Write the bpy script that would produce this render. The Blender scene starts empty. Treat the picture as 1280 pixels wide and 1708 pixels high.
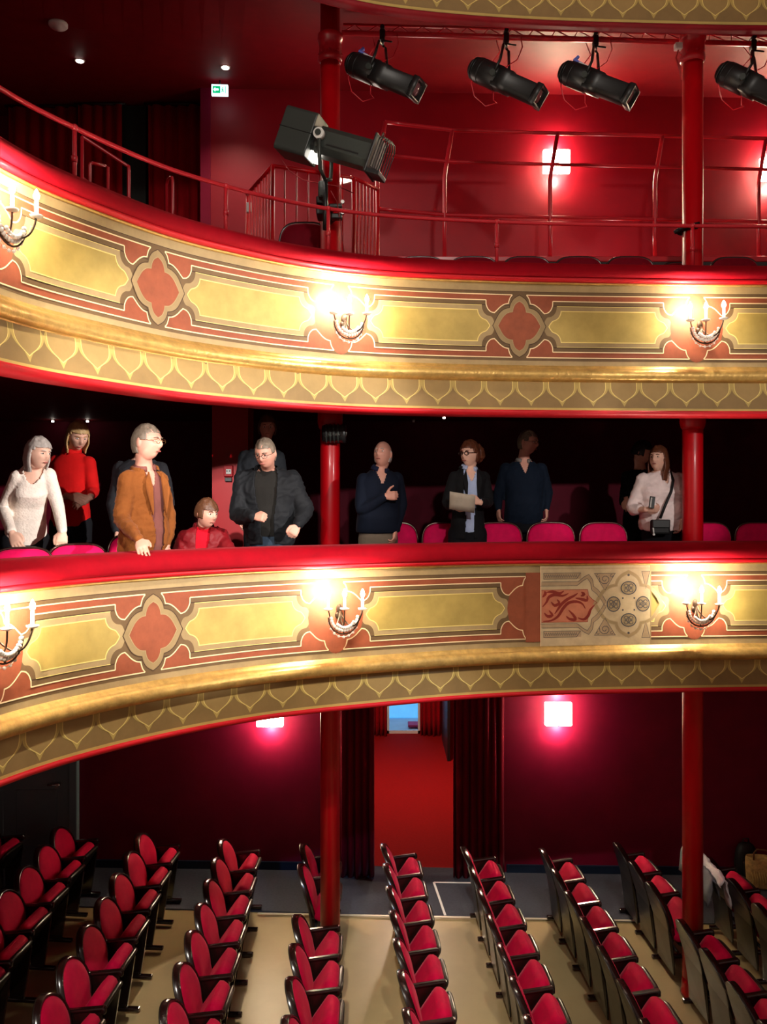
import bpy, bmesh, math, random
from mathutils import Vector, Matrix, noise
random.seed(7)
PI = math.pi
F = 1400.0; CX = 640.0; HY = 840.0; CZ = 4.5
SC = bpy.context.scene
COL = SC.collection

# ---------------------------------------------------------------- helpers
def P(px, py, Y):
    "photo pixel at a known distance -> world point"
    return Vector(((px-CX)*Y/F, Y, CZ-(py-HY)*Y/F))
def lin(c):
    return tuple((x/12.92 if x <= .04045 else ((x+.055)/1.055)**2.4) for x in [v/255. for v in c[:3]])
MATS = {}
def mat(name, rgb, rough=.6, metal=0., spec=.4, var=.12, nscale=6., bump=0., bscale=60., sheen=0., coat=0., emit=0., ecol=None, trans=0., alpha=1.):
    if name in MATS: return MATS[name]
    m = bpy.data.materials.new(name); m.use_nodes = True
    nt = m.node_tree; b = nt.nodes['Principled BSDF']
    c = lin(rgb)
    b.inputs['Roughness'].default_value = rough
    b.inputs['Metallic'].default_value = metal
    b.inputs['Specular IOR Level'].default_value = spec
    b.inputs['Base Color'].default_value = (*c, 1)
    tc = nt.nodes.new('ShaderNodeTexCoord')
    if var > 0:
        n = nt.nodes.new('ShaderNodeTexNoise'); n.inputs['Scale'].default_value = nscale
        n.inputs['Detail'].default_value = 5; n.inputs['Roughness'].default_value = .65
        nt.links.new(tc.outputs['Object'], n.inputs['Vector'])
        r = nt.nodes.new('ShaderNodeMapRange'); r.inputs['From Min'].default_value = .3; r.inputs['From Max'].default_value = .7
        r.inputs['To Min'].default_value = 1-var; r.inputs['To Max'].default_value = 1+var
        nt.links.new(n.outputs['Fac'], r.inputs['Value'])
        mx = nt.nodes.new('ShaderNodeVectorMath'); mx.operation = 'SCALE'
        mx.inputs[0].default_value = c
        nt.links.new(r.outputs['Result'], mx.inputs['Scale'])
        nt.links.new(mx.outputs['Vector'], b.inputs['Base Color'])
    if bump > 0:
        n2 = nt.nodes.new('ShaderNodeTexNoise'); n2.inputs['Scale'].default_value = bscale; n2.inputs['Detail'].default_value = 3
        nt.links.new(tc.outputs['Object'], n2.inputs['Vector'])
        bp = nt.nodes.new('ShaderNodeBump'); bp.inputs['Strength'].default_value = bump; bp.inputs['Distance'].default_value = .01
        nt.links.new(n2.outputs['Fac'], bp.inputs['Height']); nt.links.new(bp.outputs['Normal'], b.inputs['Normal'])
    if sheen > 0:
        b.inputs['Sheen Weight'].default_value = sheen; b.inputs['Sheen Roughness'].default_value = .4
        b.inputs['Sheen Tint'].default_value = (*[min(1, x*1.3+.12) for x in c], 1)
    if coat > 0:
        b.inputs['Coat Weight'].default_value = coat; b.inputs['Coat Roughness'].default_value = .12
    if emit > 0:
        b.inputs['Emission Color'].default_value = (*lin(ecol or rgb), 1); b.inputs['Emission Strength'].default_value = emit
    if trans > 0: b.inputs['Transmission Weight'].default_value = trans
    MATS[name] = m
    return m

class MB:
    def __init__(s): s.bm = bmesh.new()
    def box(s, c, size, rot=None, bevel=0., seg=2, mi=0):
        r = bmesh.ops.create_cube(s.bm, size=1.0); vs = r['verts']
        M = Matrix.Translation(Vector(c)) @ (rot.to_4x4() if rot is not None else Matrix()) @ Matrix.Diagonal((*size, 1))
        bmesh.ops.transform(s.bm, matrix=M, verts=vs)
        if mi:
            for f in {f for v in vs for f in v.link_faces}: f.material_index = mi
        if bevel > 0:
            es = list({e for v in vs for e in v.link_edges})
            bmesh.ops.bevel(s.bm, geom=es, offset=bevel, segments=seg, profile=.5, affect='EDGES')
        return s
    def cyl(s, p0, p1, r0, r1=None, seg=12, cap=True, mi=0):
        p0 = Vector(p0); p1 = Vector(p1); r1 = r0 if r1 is None else r1
        d = p1-p0; L = d.length
        if L < 1e-6: return s
        q = d.to_track_quat('Z', 'Y').to_matrix()
        a, b = [], []
        for i in range(seg):
            t = 2*PI*i/seg; o = Vector((math.cos(t), math.sin(t), 0))
            a.append(s.bm.verts.new(p0+q@(o*r0))); b.append(s.bm.verts.new(p1+q@(o*r1)))
        for i in range(seg):
            j = (i+1) % seg
            f = s.bm.faces.new((a[i], a[j], b[j], b[i])); f.smooth = True; f.material_index = mi
        if cap:
            f = s.bm.faces.new(a[::-1]); f.material_index = mi
            f = s.bm.faces.new(b); f.material_index = mi
        return s
    def loft(s, rings, cap=True, closed=True, smooth=True, mi=0):
        rv = [[s.bm.verts.new(p) for p in r] for r in rings]
        n = len(rv[0])
        for k in range(len(rv)-1):
            for i in range(n if closed else n-1):
                j = (i+1) % n
                f = s.bm.faces.new((rv[k][i], rv[k][j], rv[k+1][j], rv[k+1][i])); f.smooth = smooth; f.material_index = mi
        if cap and closed:
            f = s.bm.faces.new(rv[0][::-1]); f.material_index = mi
            f = s.bm.faces.new(rv[-1]); f.material_index = mi
        return s
    def tube(s, pts, r, seg=8, closed=False, mi=0):
        pts = [Vector(p) for p in pts]; n = len(pts)
        rr = r if isinstance(r, (list, tuple)) else [r]*n
        rings = []; up = None
        for i, p in enumerate(pts):
            if closed: t = pts[(i+1) % n]-pts[i-1]
            else: t = pts[min(i+1, n-1)]-pts[max(i-1, 0)]
            t.normalize()
            if up is None: up = t.orthogonal().normalized()
            up = (up - t*up.dot(t))
            if up.length < 1e-5: up = t.orthogonal()
            up.normalize(); w = t.cross(up)
            rings.append([p + up*math.cos(2*PI*k/seg)*rr[i] + w*math.sin(2*PI*k/seg)*rr[i] for k in range(seg)])
        if closed: rings.append(rings[0])
        return s.loft(rings, cap=not closed, mi=mi)
    def lathe(s, prof, o, axis=(0, 0, 1), seg=20, mi=0):
        q = Vector(axis).to_track_quat('Z', 'Y').to_matrix(); o = Vector(o)
        rings = [[o + q@Vector((r*math.cos(2*PI*k/seg), r*math.sin(2*PI*k/seg), z)) for k in range(seg)] for r, z in prof]
        return s.loft(rings, mi=mi)
    def ell(s, c, r, rot=None, u=16, v=10, mi=0):
        res = bmesh.ops.create_uvsphere(s.bm, u_segments=u, v_segments=v, radius=1)
        M = Matrix.Translation(Vector(c)) @ (rot.to_4x4() if rot is not None else Matrix()) @ Matrix.Diagonal((*((r, r, r) if not isinstance(r, (tuple, list)) else r), 1))
        bmesh.ops.transform(s.bm, matrix=M, verts=res['verts'])
        for f in {f for vv in res['verts'] for f in vv.link_faces}: f.smooth = True; f.material_index = mi
        return s
    def poly(s, pts, mi=0):
        f = s.bm.faces.new([s.bm.verts.new(p) for p in pts]); f.material_index = mi
        return s
    def prism(s, pts, ext, mi=0, smooth=False):
        "closed outline extruded by vector"
        e = Vector(ext); a = [s.bm.verts.new(p) for p in pts]; b = [s.bm.verts.new(Vector(p)+e) for p in pts]
        n = len(a)
        s.bm.faces.new(a[::-1]).material_index = mi; s.bm.faces.new(b).material_index = mi
        for i in range(n):
            j = (i+1) % n
            f = s.bm.faces.new((a[i], a[j], b[j], b[i])); f.material_index = mi; f.smooth = smooth
        return s
    def obj(s, name, mats, parent=None, smooth=None, world=False, bevel=0., sub=0):
        if parent is not None and world:
            bmesh.ops.transform(s.bm, matrix=parent.matrix_basis.inverted(), verts=s.bm.verts)
        bmesh.ops.recalc_face_normals(s.bm, faces=s.bm.faces)
        me = bpy.data.meshes.new(name); s.bm.to_mesh(me); s.bm.free()
        o = bpy.data.objects.new(name, me); COL.objects.link(o)
        for m in (mats if isinstance(mats, (list, tuple)) else [mats]): me.materials.append(m)
        if smooth:
            for p in me.polygons: p.use_smooth = True
        if parent is not None: o.parent = parent
        if bevel > 0:
            md = o.modifiers.new('bevel', 'BEVEL'); md.width = bevel; md.segments = 2; md.limit_method = 'ANGLE'
        if sub:
            md = o.modifiers.new('sub', 'SUBSURF'); md.levels = sub; md.render_levels = sub
        return o

def tag(o, label=None, cat=None, group=None, kind=None):
    if label: o['label'] = label
    if cat: o['category'] = cat
    if group: o['group'] = group
    if kind: o['kind'] = kind
    return o
def thing(name, label, cat, loc=(0, 0, 0), rz=0, group=None):
    o = bpy.data.objects.new(name, None); COL.objects.link(o); o.empty_display_size = .1
    o.location = loc; o.rotation_euler = (0, 0, rz)
    o.matrix_basis = Matrix.Translation(Vector(loc)) @ Matrix.Rotation(rz, 4, 'Z')
    return tag(o, label, cat, group)
def dup(root, loc=None, rz=None, label=None, scale=None):
    r = root.copy(); COL.objects.link(r)
    if loc is not None: r.location = loc
    if rz is not None: r.rotation_euler = (0, 0, rz)
    if scale is not None: r.scale = scale
    if label: r['label'] = label
    for ch in root.children:
        c = ch.copy(); COL.objects.link(c); c.parent = r
        for g in ch.children:
            d = g.copy(); COL.objects.link(d); d.parent = c
    return r
def struct(mb, name, m, smooth=False):
    return tag(mb.obj(name, m, smooth=smooth), kind='structure')

# ---------------------------------------------------------------- materials
M_wall = mat('wall_paint', (138, 4, 26), .5, spec=.35, var=.08, nscale=2.5, bump=.05, bscale=90)
M_wallw = mat('wall_paint_wine', (118, 2, 40), .6, spec=.2, var=.12, nscale=2.5)
M_ceil = mat('ceiling_paint', (112, 2, 16), .6, spec=.2, var=.1)
M_col = mat('column_paint', (188, 2, 16), .4, spec=.3, var=.03, coat=.15)
M_pipe = mat('pipe_paint', (196, 34, 46), .3, spec=.5, var=.05, coat=.3)
M_velvet = mat('rail_velvet', (138, 0, 17), .8, spec=.1, var=.1, nscale=9, sheen=.12, bump=.1, bscale=30)
M_lip = mat('red_lip_paint', (185, 8, 24), .5, var=.06)
M_base = mat('face_tan', (146, 122, 84), .65, spec=.25, var=.14, nscale=5)
M_cream = mat('face_cream', (158, 134, 94), .65, spec=.25, var=.14, nscale=7)
M_brown = mat('face_brown', (104, 80, 52), .65, spec=.25, var=.14, nscale=7)
M_dark = mat('face_dark_line', (74, 52, 34), .65, spec=.25, var=.12)
M_terra = mat('face_terracotta', (140, 72, 46), .65, spec=.25, var=.16, nscale=9)
M_yellow = mat('face_yellow', (168, 143, 76), .6, spec=.25, var=.16, nscale=4.5)
M_line = mat('face_pale_line', (238, 208, 160), .6, spec=.25, var=.06)
M_yline = mat('face_yellow_line', (226, 200, 118), .6, spec=.25, var=.06)
M_gold = mat('gilding', (204, 164, 92), .38, metal=.6, var=.22, nscale=14, bump=.35, bscale=35)
M_frieze = mat('frieze_brown', (156, 126, 74), .65, var=.1)
M_fband = mat('frieze_band', (182, 154, 84), .65, var=.1)
M_fdark = mat('frieze_olive', (134, 106, 62), .65, var=.1)
M_patch = mat('old_paint_cream', (188, 164, 126), .7, var=.14, nscale=10)
M_patch2 = mat('old_paint_buff', (166, 138, 104), .7, var=.14, nscale=10)
M_opink = mat('old_paint_salmon', (186, 110, 78), .7, var=.14, nscale=12)
M_ored = mat('old_paint_red', (128, 34, 16), .7, var=.15)
M_ogrey = mat('old_paint_grey', (70, 68, 68), .7, var=.15)
M_pink = mat('seat_velvet', (176, 0, 52), .75, spec=.1, var=.12, nscale=12, sheen=.26, bump=.1, bscale=60)
M_bpink = mat('balcony_seat_velvet', (224, 8, 84), .75, spec=.15, var=.12, nscale=12, sheen=.4)
M_dred = mat('upper_seat_velvet', (120, 2, 26), .75, spec=.15, var=.12, nscale=12, sheen=.3)
M_wood = mat('dark_lacquer', (30, 14, 12), .22, spec=.6, var=.2, nscale=10, coat=.5)
M_shell = mat('seat_shell', (36, 29, 22), .35, spec=.5, var=.2, nscale=8, coat=.2)
M_black = mat('black_metal', (24, 25, 25), .42, spec=.5, var=.1)
M_blk2 = mat('spot_body', (52, 58, 54), .45, spec=.5, var=.08)
M_rubber = mat('cable_black', (14, 14, 15), .6, var=0)
M_cable = mat('cable_red', (150, 40, 44), .5, var=0)
M_chrome = mat('chrome', (200, 196, 190), .2, metal=1, var=0)
M_white = mat('white_plastic', (225, 225, 220), .5, var=0)
M_tanfl = mat('floor_linoleum', (178, 156, 112), .38, spec=.4, var=.07, nscale=1.6, bump=.02, bscale=20)
M_carp = mat('aisle_carpet', (66, 68, 78), .9, spec=.1, var=.15, nscale=40, bump=.3, bscale=200)
M_bcarp = mat('balcony_carpet', (70, 66, 66), .9, spec=.1, var=.12, nscale=40)
M_rcarp = mat('red_carpet', (150, 20, 20), .9, spec=.1, var=.1, nscale=30, bump=.2, bscale=200)
M_base_b = mat('baseboard_blue', (22, 34, 54), .4, var=.1)
M_door = mat('door_grey', (110, 128, 134), .5, var=.05)
M_curt = mat('curtain_wine', (112, 4, 30), .85, spec=.1, var=.1, sheen=.3)
M_curtr = mat('curtain_red', (150, 6, 20), .85, spec=.1, var=.1, sheen=.2)
M_glass = mat('glass', (235, 240, 240), .03, spec=.5, var=0, trans=1.)
M_crys = mat('crystal', (225, 216, 204), .08, spec=.9, var=0, coat=1.)
M_bulb = mat('bulb_glow', (255, 236, 200), .4, var=0, emit=60, ecol=(255, 232, 190))
M_candle = mat('candle_tube', (250, 244, 228), .4, var=0, emit=1.6, ecol=(255, 240, 210))
M_lamp = mat('lamp_glass', (255, 246, 226), .4, var=0, emit=9, ecol=(255, 238, 200))
M_spot = mat('downlight_glow', (255, 240, 220), .4, var=0, emit=12, ecol=(255, 240, 225))

# ---------------------------------------------------------------- balcony plan curves
def catmull(pts, step=.02):
    out = []
    for i in range(len(pts)-1):
        p0 = pts[max(i-1, 0)]; p1 = pts[i]; p2 = pts[i+1]; p3 = pts[min(i+2, len(pts)-1)]
        n = max(2, int((Vector(p2)-Vector(p1)).length/step))
        for k in range(n):
            t = k/n; r = []
            for a in range(2):
                r.append(.5*((2*p1[a])+(-p0[a]+p2[a])*t+(2*p0[a]-5*p1[a]+4*p2[a]-p3[a])*t*t+(-p0[a]+3*p1[a]-3*p2[a]+p3[a])*t**3))
            out.append(Vector(r))
    out.append(Vector(pts[-1]))
    return out
class Path:
    def __init__(s, pxs, ext):
        pts = list(ext)+[((x-CX)*Y/F, Y) for x, Y in pxs]
        q = catmull(pts)
        for _ in range(60):
            q = [q[0]]+[(q[i-1]+q[i]*2+q[i+1])/4 for i in range(1, len(q)-1)]+[q[-1]]
        s.p = q; s.u = [0]
        for i in range(1, len(q)): s.u.append(s.u[-1]+(q[i]-q[i-1]).length)
        s.off = 0; s.off = s.u_at_px(868)
        s.u0 = -s.off; s.u1 = s.u[-1]-s.off
    def raw(s, u):
        u += s.off
        import bisect
        i = min(max(bisect.bisect_right(s.u, u)-1, 0), len(s.u)-2)
        t = (u-s.u[i])/(s.u[i+1]-s.u[i])
        return s.p[i].lerp(s.p[i+1], t)
    def at(s, u, n, z):
        a = s.raw(u-.04); b = s.raw(u+.04); t = (b-a).normalized(); nn = Vector((t.y, -t.x))
        c = s.raw(u)+nn*n
        return Vector((c.x, c.y, z))
    def ang(s, u):
        a = s.raw(u-.05); b = s.raw(u+.05); return math.atan2(b.y-a.y, b.x-a.x)
    def u_at_px(s, px):
        best = None
        for i, p in enumerate(s.p):
            e = abs(CX+p.x*F/p.y-px)
            if best is None or e < best[0]: best = (e, s.u[i])
        return best[1]-s.off
T2P = Path([(0, 4.62), (70, 4.93), (141, 5.21), (211, 5.50), (300, 5.87), (400, 6.21), (500, 6.51), (640, 6.79), (868, 6.97), (1150, 7.05), (1300, 7.07), (1500, 7.1), (1800, 7.15)], [(-2.33, 3.2), (-2.24, 4.0)])
T1P = Path([(0, 4.72), (100, 5.1), (200, 5.45), (300, 5.78), (400, 6.08), (500, 6.33), (640, 6.6), (770, 6.83), (900, 6.98), (1090, 7.08), (1280, 7.15), (1500, 7.2), (1800, 7.25)], [(-2.5, 3.3), (-2.36, 4.1)])

def sweep(path, prof, mats, name, parent, smooth=True, u0=None, u1=None, step=.06, closed=True, zc=0):
    mb = MB(); u0 = path.u0+.05 if u0 is None else u0; u1 = path.u1-.05 if u1 is None else u1
    n = int((u1-u0)/step)+1
    rings = [[path.at(u0+(u1-u0)*k/n, a, zc+z) for a, z in prof] for k in range(n+1)]
    mb.loft(rings, cap=closed, closed=closed, smooth=smooth)
    return mb.obj(name, mats, parent)

class Painter:
    "flat painted shapes laid on a swept face, all in one mesh"
    def __init__(s, path, zc, nf):
        s.path = path; s.zc = zc; s.nf = nf; s.bm = bmesh.new(); s.mats = []
    def mi(s, m):
        if m not in s.mats: s.mats.append(m)
        return s.mats.index(m)
    def poly(s, pts, m, layer):
        b = bmesh.new(); vs = [b.verts.new((u, v, 0)) for u, v in pts]; b.faces.new(vs)
        us = [p[0] for p in pts]; k = math.ceil(min(us)/.08+.001)
        while k*.08 < max(us)-.001:
            bmesh.ops.bisect_plane(b, geom=b.verts[:]+b.edges[:]+b.faces[:], plane_co=(k*.08, 0, 0), plane_no=(1, 0, 0)); k += 1
        bmesh.ops.triangulate(b, faces=[f for f in b.faces if len(f.verts) > 4])
        mp = {}
        for v in b.verts: mp[v] = s.bm.verts.new(s.map(v.co.x, v.co.y, layer))
        for f in b.faces:
            try:
                g = s.bm.faces.new([mp[v] for v in f.verts]); g.material_index = s.mi(m)
            except ValueError: pass
        b.free()
    def map(s, u, v, layer): return s.path.at(u, s.nf(v)+.0007*layer, s.zc+v)
    def line(s, pts, w, m, layer, closed=False):
        q = []
        P2 = list(pts)+([pts[0]] if closed else [])
        for i in range(len(P2)-1):
            a = Vector(P2[i]); b = Vector(P2[i+1]); n = max(1, int((b-a).length/.07))
            for k in range(n): q.append(a.lerp(b, k/n))
        if not closed: q.append(Vector(P2[-1]))
        L = []; n = len(q)
        for i in range(n):
            if closed: a = q[i-1]; b = q[(i+1) % n]
            else: a = q[max(i-1, 0)]; b = q[min(i+1, n-1)]
            t0 = (q[i]-a); t1 = (b-q[i])
            t0 = t0.normalized() if t0.length > 1e-9 else t1.normalized(); t1 = t1.normalized() if t1.length > 1e-9 else t0
            t = (t0+t1); t = t.normalized() if t.length > 1e-6 else t0
            nn = Vector((-t.y, t.x)); k = 1/max(.45, abs(t.dot(t1)))
            L.append((q[i]+nn*w/2*k, q[i]-nn*w/2*k))
        vs = [(s.bm.verts.new(s.map(a.x, a.y, layer)), s.bm.verts.new(s.map(b.x, b.y, layer))) for a, b in L]
        for i in range(n if closed else n-1):
            a = vs[i]; b = vs[(i+1) % n]
            f = s.bm.faces.new((a[0], b[0], b[1], a[1])); f.material_index = s.mi(m)
    def band(s, u0, u1, v0, v1, m, layer): s.poly([(u0, v0), (u1, v0), (u1, v1), (u0, v1)], m, layer)
    def obj(s, name, parent):
        me = bpy.data.meshes.new(name); s.bm.to_mesh(me); s.bm.free()
        for m in s.mats: me.materials.append(m)
        o = bpy.data.objects.new(name, me); COL.objects.link(o); o.parent = parent; return o

def smooth_curve(pts, n=4):
    q = catmull([tuple(p) for p in pts], step=10)
    out = []
    for i in range(len(pts)-1):
        p0 = pts[max(i-1, 0)]; p1 = pts[i]; p2 = pts[i+1]; p3 = pts[min(i+2, len(pts)-1)]
        for k in range(n):
            t = k/n
            out.append(tuple(.5*((2*p1[a])+(-p0[a]+p2[a])*t+(2*p0[a]-5*p1[a]+4*p2[a]-p3[a])*t*t+(-p0[a]+3*p1[a]-3*p2[a]+p3[a])*t**3) for a in range(2)))
    out.append(tuple(pts[-1]))
    return out
# half outlines, in metres from the motif centre
SPAN = [(.283, .212), (.282, .175), (.268, .14), (.243, .115), (.212, .107)]
SPAN2 = [(.212, .107), (.19, .128), (.163, .155), (.128, .178), (.093, .186)]
SPAN3 = [(.093, .186), (.088, .208), (.078, .235), (.06, .258)]
PEND = [(.354, .129), (.350, .105), (.334, .075), (.31, .056), (.282, .044), (.262, .02), (.25, 0)]
TEND = [(.318, .169), (.313, .135), (.298, .105), (.272, .084), (.235, .074), (.215, .04), (.2, 0)]
QIN = [(0, .207), (.033, .185), (.052, .15), (.058, .117)], [(.058, .117), (.1, .108), (.142, .07), (.182, 0)]
QOUT = [(0, .258), (.047, .228), (.074, .188), (.084, .152)], [(.084, .152), (.13, .138), (.175, .098), (.226, 0)]
def full_sym(segs):
    q = []
    for sg in segs: q += smooth_curve(sg, 3)[:-1]
    q.append(segs[-1][-1])           # quarter: top -> right tip
    r = q+[(x, -y) for x, y in q[::-1]][1:]
    return r+[(-x, y) for x, y in r[::-1]][1:-1]
def end_shape(c, sgn, pts):
    s = smooth_curve(pts, 3)
    up = [(c+sgn*x, y) for x, y in s]
    return up+[(u, -v) for u, v in up[::-1]][1:]

def paint_face(path, zc, motifs, parent, skip=None):
    pt = Painter(path, zc, lambda v: 0.0)
    U0 = path.u0+.06; U1 = path.u1-.06
    def B(v0, v1, m, l): pt.band(U0, U1, v0, v1, m, l)
    B(.261, .285, M_brown, 1); B(.285, .29, M_dark, 2)
    B(-.285, -.261, M_brown, 1)
    B(-.211, .211, M_brown, 1)
    for s in (1, -1):
        a, b = sorted((s*.211, s*.261)); B(a, b, M_terra, 1)
    # dark inner edge beside the pale line
    for s in (1, -1):
        a, b = sorted((s*.169, s*.178)); B(a, b, M_dark, 2)
    cs = sorted(motifs)
    us = [c for c, k in cs]
    ends = [U0]+us+[U1]
    for i in range(len(ends)-1):
        a = ends[i]; b = ends[i+1]
        la = end_shape(a, 1, TEND) if i > 0 else [(U0, .169), (U0, -.169)]
        rb = end_shape(b, -1, TEND) if i < len(ends)-2 else [(U1, .169), (U1, -.169)]
        pt.poly(la+rb[::-1], M_cream if i % 2 else M_base, 3)
        la = end_shape(a, 1, PEND) if i > 0 else [(U0, .129), (U0, -.129)]
        rb = end_shape(b, -1, PEND) if i < len(ends)-2 else [(U1, .129), (U1, -.129)]
        pt.poly(la+rb[::-1], M_yellow, 4)
        pt.line(la+rb[::-1], .007, M_yline, 6, closed=True)
    for c, kind in cs:
        for sx in (1, -1):
            for sy in (1, -1):
                o = [SPAN[0]]+smooth_curve(SPAN[1:], 3)[:-1]+smooth_curve(SPAN2, 3)[:-1]+smooth_curve(SPAN3, 3)
                pg = o+[(.06, .2611), (.283, .2611)]
                pt.poly([(c+sx*x, sy*y) for x, y in pg], M_terra, 4)
                pt.line([(c+sx*x, sy*y) for x, y in o], .008, M_line, 7)
        if kind == 'q':
            for sy in (1, -1): pt.poly([(c-.1, sy*.2), (c+.1, sy*.2), (c+.062, sy*.2612), (c-.062, sy*.2612)], M_brown, 3)
            pt.poly([(c+x, y) for x, y in full_sym(QOUT)], M_base, 6)
            pt.line([(c+x, y) for x, y in full_sym(QOUT)], .006, M_dark, 7, closed=True)
            pt.poly([(c+x, y) for x, y in full_sym(QIN)], M_terra, 8)
            pt.line([(c+x, y) for x, y in full_sym(QIN)], .006, M_cream, 9, closed=True)
        else:
            k = 1.12
            o = smooth_curve([(0, .30), (.04, .285), (.075, .245), (.092, .195)], 3)[:-1]+smooth_curve([(.092, .195), (.14, .175), (.19, .13), (.212, .09), (.226, 0)], 3)
            r = o+[(x, -y) for x, y in o[::-1]][1:]
            pt.poly([(c+x, y*.96) for x, y in r+[(-x, y) for x, y in r[::-1]][1:-1]], M_terra, 5)
    # pale rules, interrupted at the motifs
    for i in range(len(ends)-1):
        a = ends[i]; b = ends[i+1]
        for s in (1, -1):
            pt.line([(a+(.06 if i else 0), s*.259), (b-(.06 if i < len(ends)-2 else 0), s*.259)], .008, M_line, 7)
            pt.line([(a+(.283 if i else 0), s*.211), (b-(.283 if i < len(ends)-2 else 0), s*.211)], .008, M_line, 7)
            pt.line([(a+(.318 if i else 0), s*.169), (b-(.318 if i < len(ends)-2 else 0), s*.169)], .004, M_yline, 7)
    if skip: skip(pt)
    return pt

def paint_frieze(path, zc, parent, n0, n1, vt, vb):
    pt = Painter(path, zc, lambda v: n0+(n1-n0)*(vt-v)/(vt-vb))
    per = .2625; u = .09
    k0 = int((path.u0+.3-u)/per); k1 = int((path.u1-.3-u)/per)
    pt.band(path.u0+.06, path.u1-.06, vb, vb+.022, M_fband, 1)
    for k in range(k0, k1+1):
        c = u+k*per
        def shp(w, d, top): return [(w, top), (w*1.0, top-.05), (w*.9, top-.088), (w*.62, top-.122), (w*.28, top-.148), (0, top-d)]
        # pale band round each shield, then the shield
        a = smooth_curve(shp(per/2, .208, vt), 2); pt.poly([(c+x, y) for x, y in a]+[(c-x, y) for x, y in a[::-1]][1:], M_fband, 2)
        a = smooth_curve(shp(.109, .17, vt), 2); q = [(c+x, y) for x, y in a]+[(c-x, y) for x, y in a[::-1]][1:]
        pt.poly(q, M_frieze, 3); pt.line(q, .006, M_yline, 4)
    return pt

def build_tier(name, label, path, zc, motifs, nb, skip=None, face=True, lipm=None):
    t = thing(name, label, 'balcony front', (0, 0, 0))
    if face:
        sweep(path, [(-.10, .385), (-.005, .385), (0, .37), (0, -.345), (-.10, -.345)], M_cream, 'panelled_face', t, smooth=False, zc=zc)
        pf = paint_face(path, zc, motifs, t, skip); pf.obj('painted_ornament', t)
    # velvet cushion rail + red lip
        sweep(path, [(-.24, .36), (-.25, .46), (-.225, .515), (-.17, .54), (-.02, .535), (.055, .515), (.085, .478), (.088, .43), (.075, .405), (.02, .4), (.0, .37)], M_velvet, 'velvet_rail', t, zc=zc)
        sweep(path, [(0, .405), (.045, .405), (.06, .392), (.055, .374), (.03, .366), (0, .366)], M_lip, 'rail_lip', t, zc=zc)
        sweep(path, [(0, .366), (.022, .366), (.028, .358), (.022, .350), (0, .350)], M_gold, 'gilt_bead', t, zc=zc)
    # gilded moulding: fillet + torus
    pr = [(-.02, -.325), (.012, -.325), (.016, -.338), (.028, -.345), (.03, -.352)]
    for k in range(9):
        a = PI*.40-PI*.95*k/8; pr.append((.028+.048*math.cos(a)*1.05, -.404+.052*math.sin(a)))
    pr += [(.02, -.462), (-.02, -.466)]
    sweep(path, pr, M_gold, 'gilded_moulding', t, zc=zc)
    sweep(path, [(-.1, -.45), (nb*.3, -.45), (nb, -.705), (-.1, -.705)], M_fdark, 'frieze', t, smooth=False, zc=zc)
    pf = paint_frieze(path, zc, t, nb*.3, nb, -.46, -.702); pf.obj('painted_shields', t)
    sweep(path, [(-.12, -.70), (nb+.012, -.70), (nb+.02, -.715), (nb+.012, -.735), (-.12, -.745)] if lipm is None else [(-.12, -.70), (nb, -.70), (nb, -.712), (-.12, -.712)], lipm or M_lip, 'bottom_lip', t, zc=zc)
    return t

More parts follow.
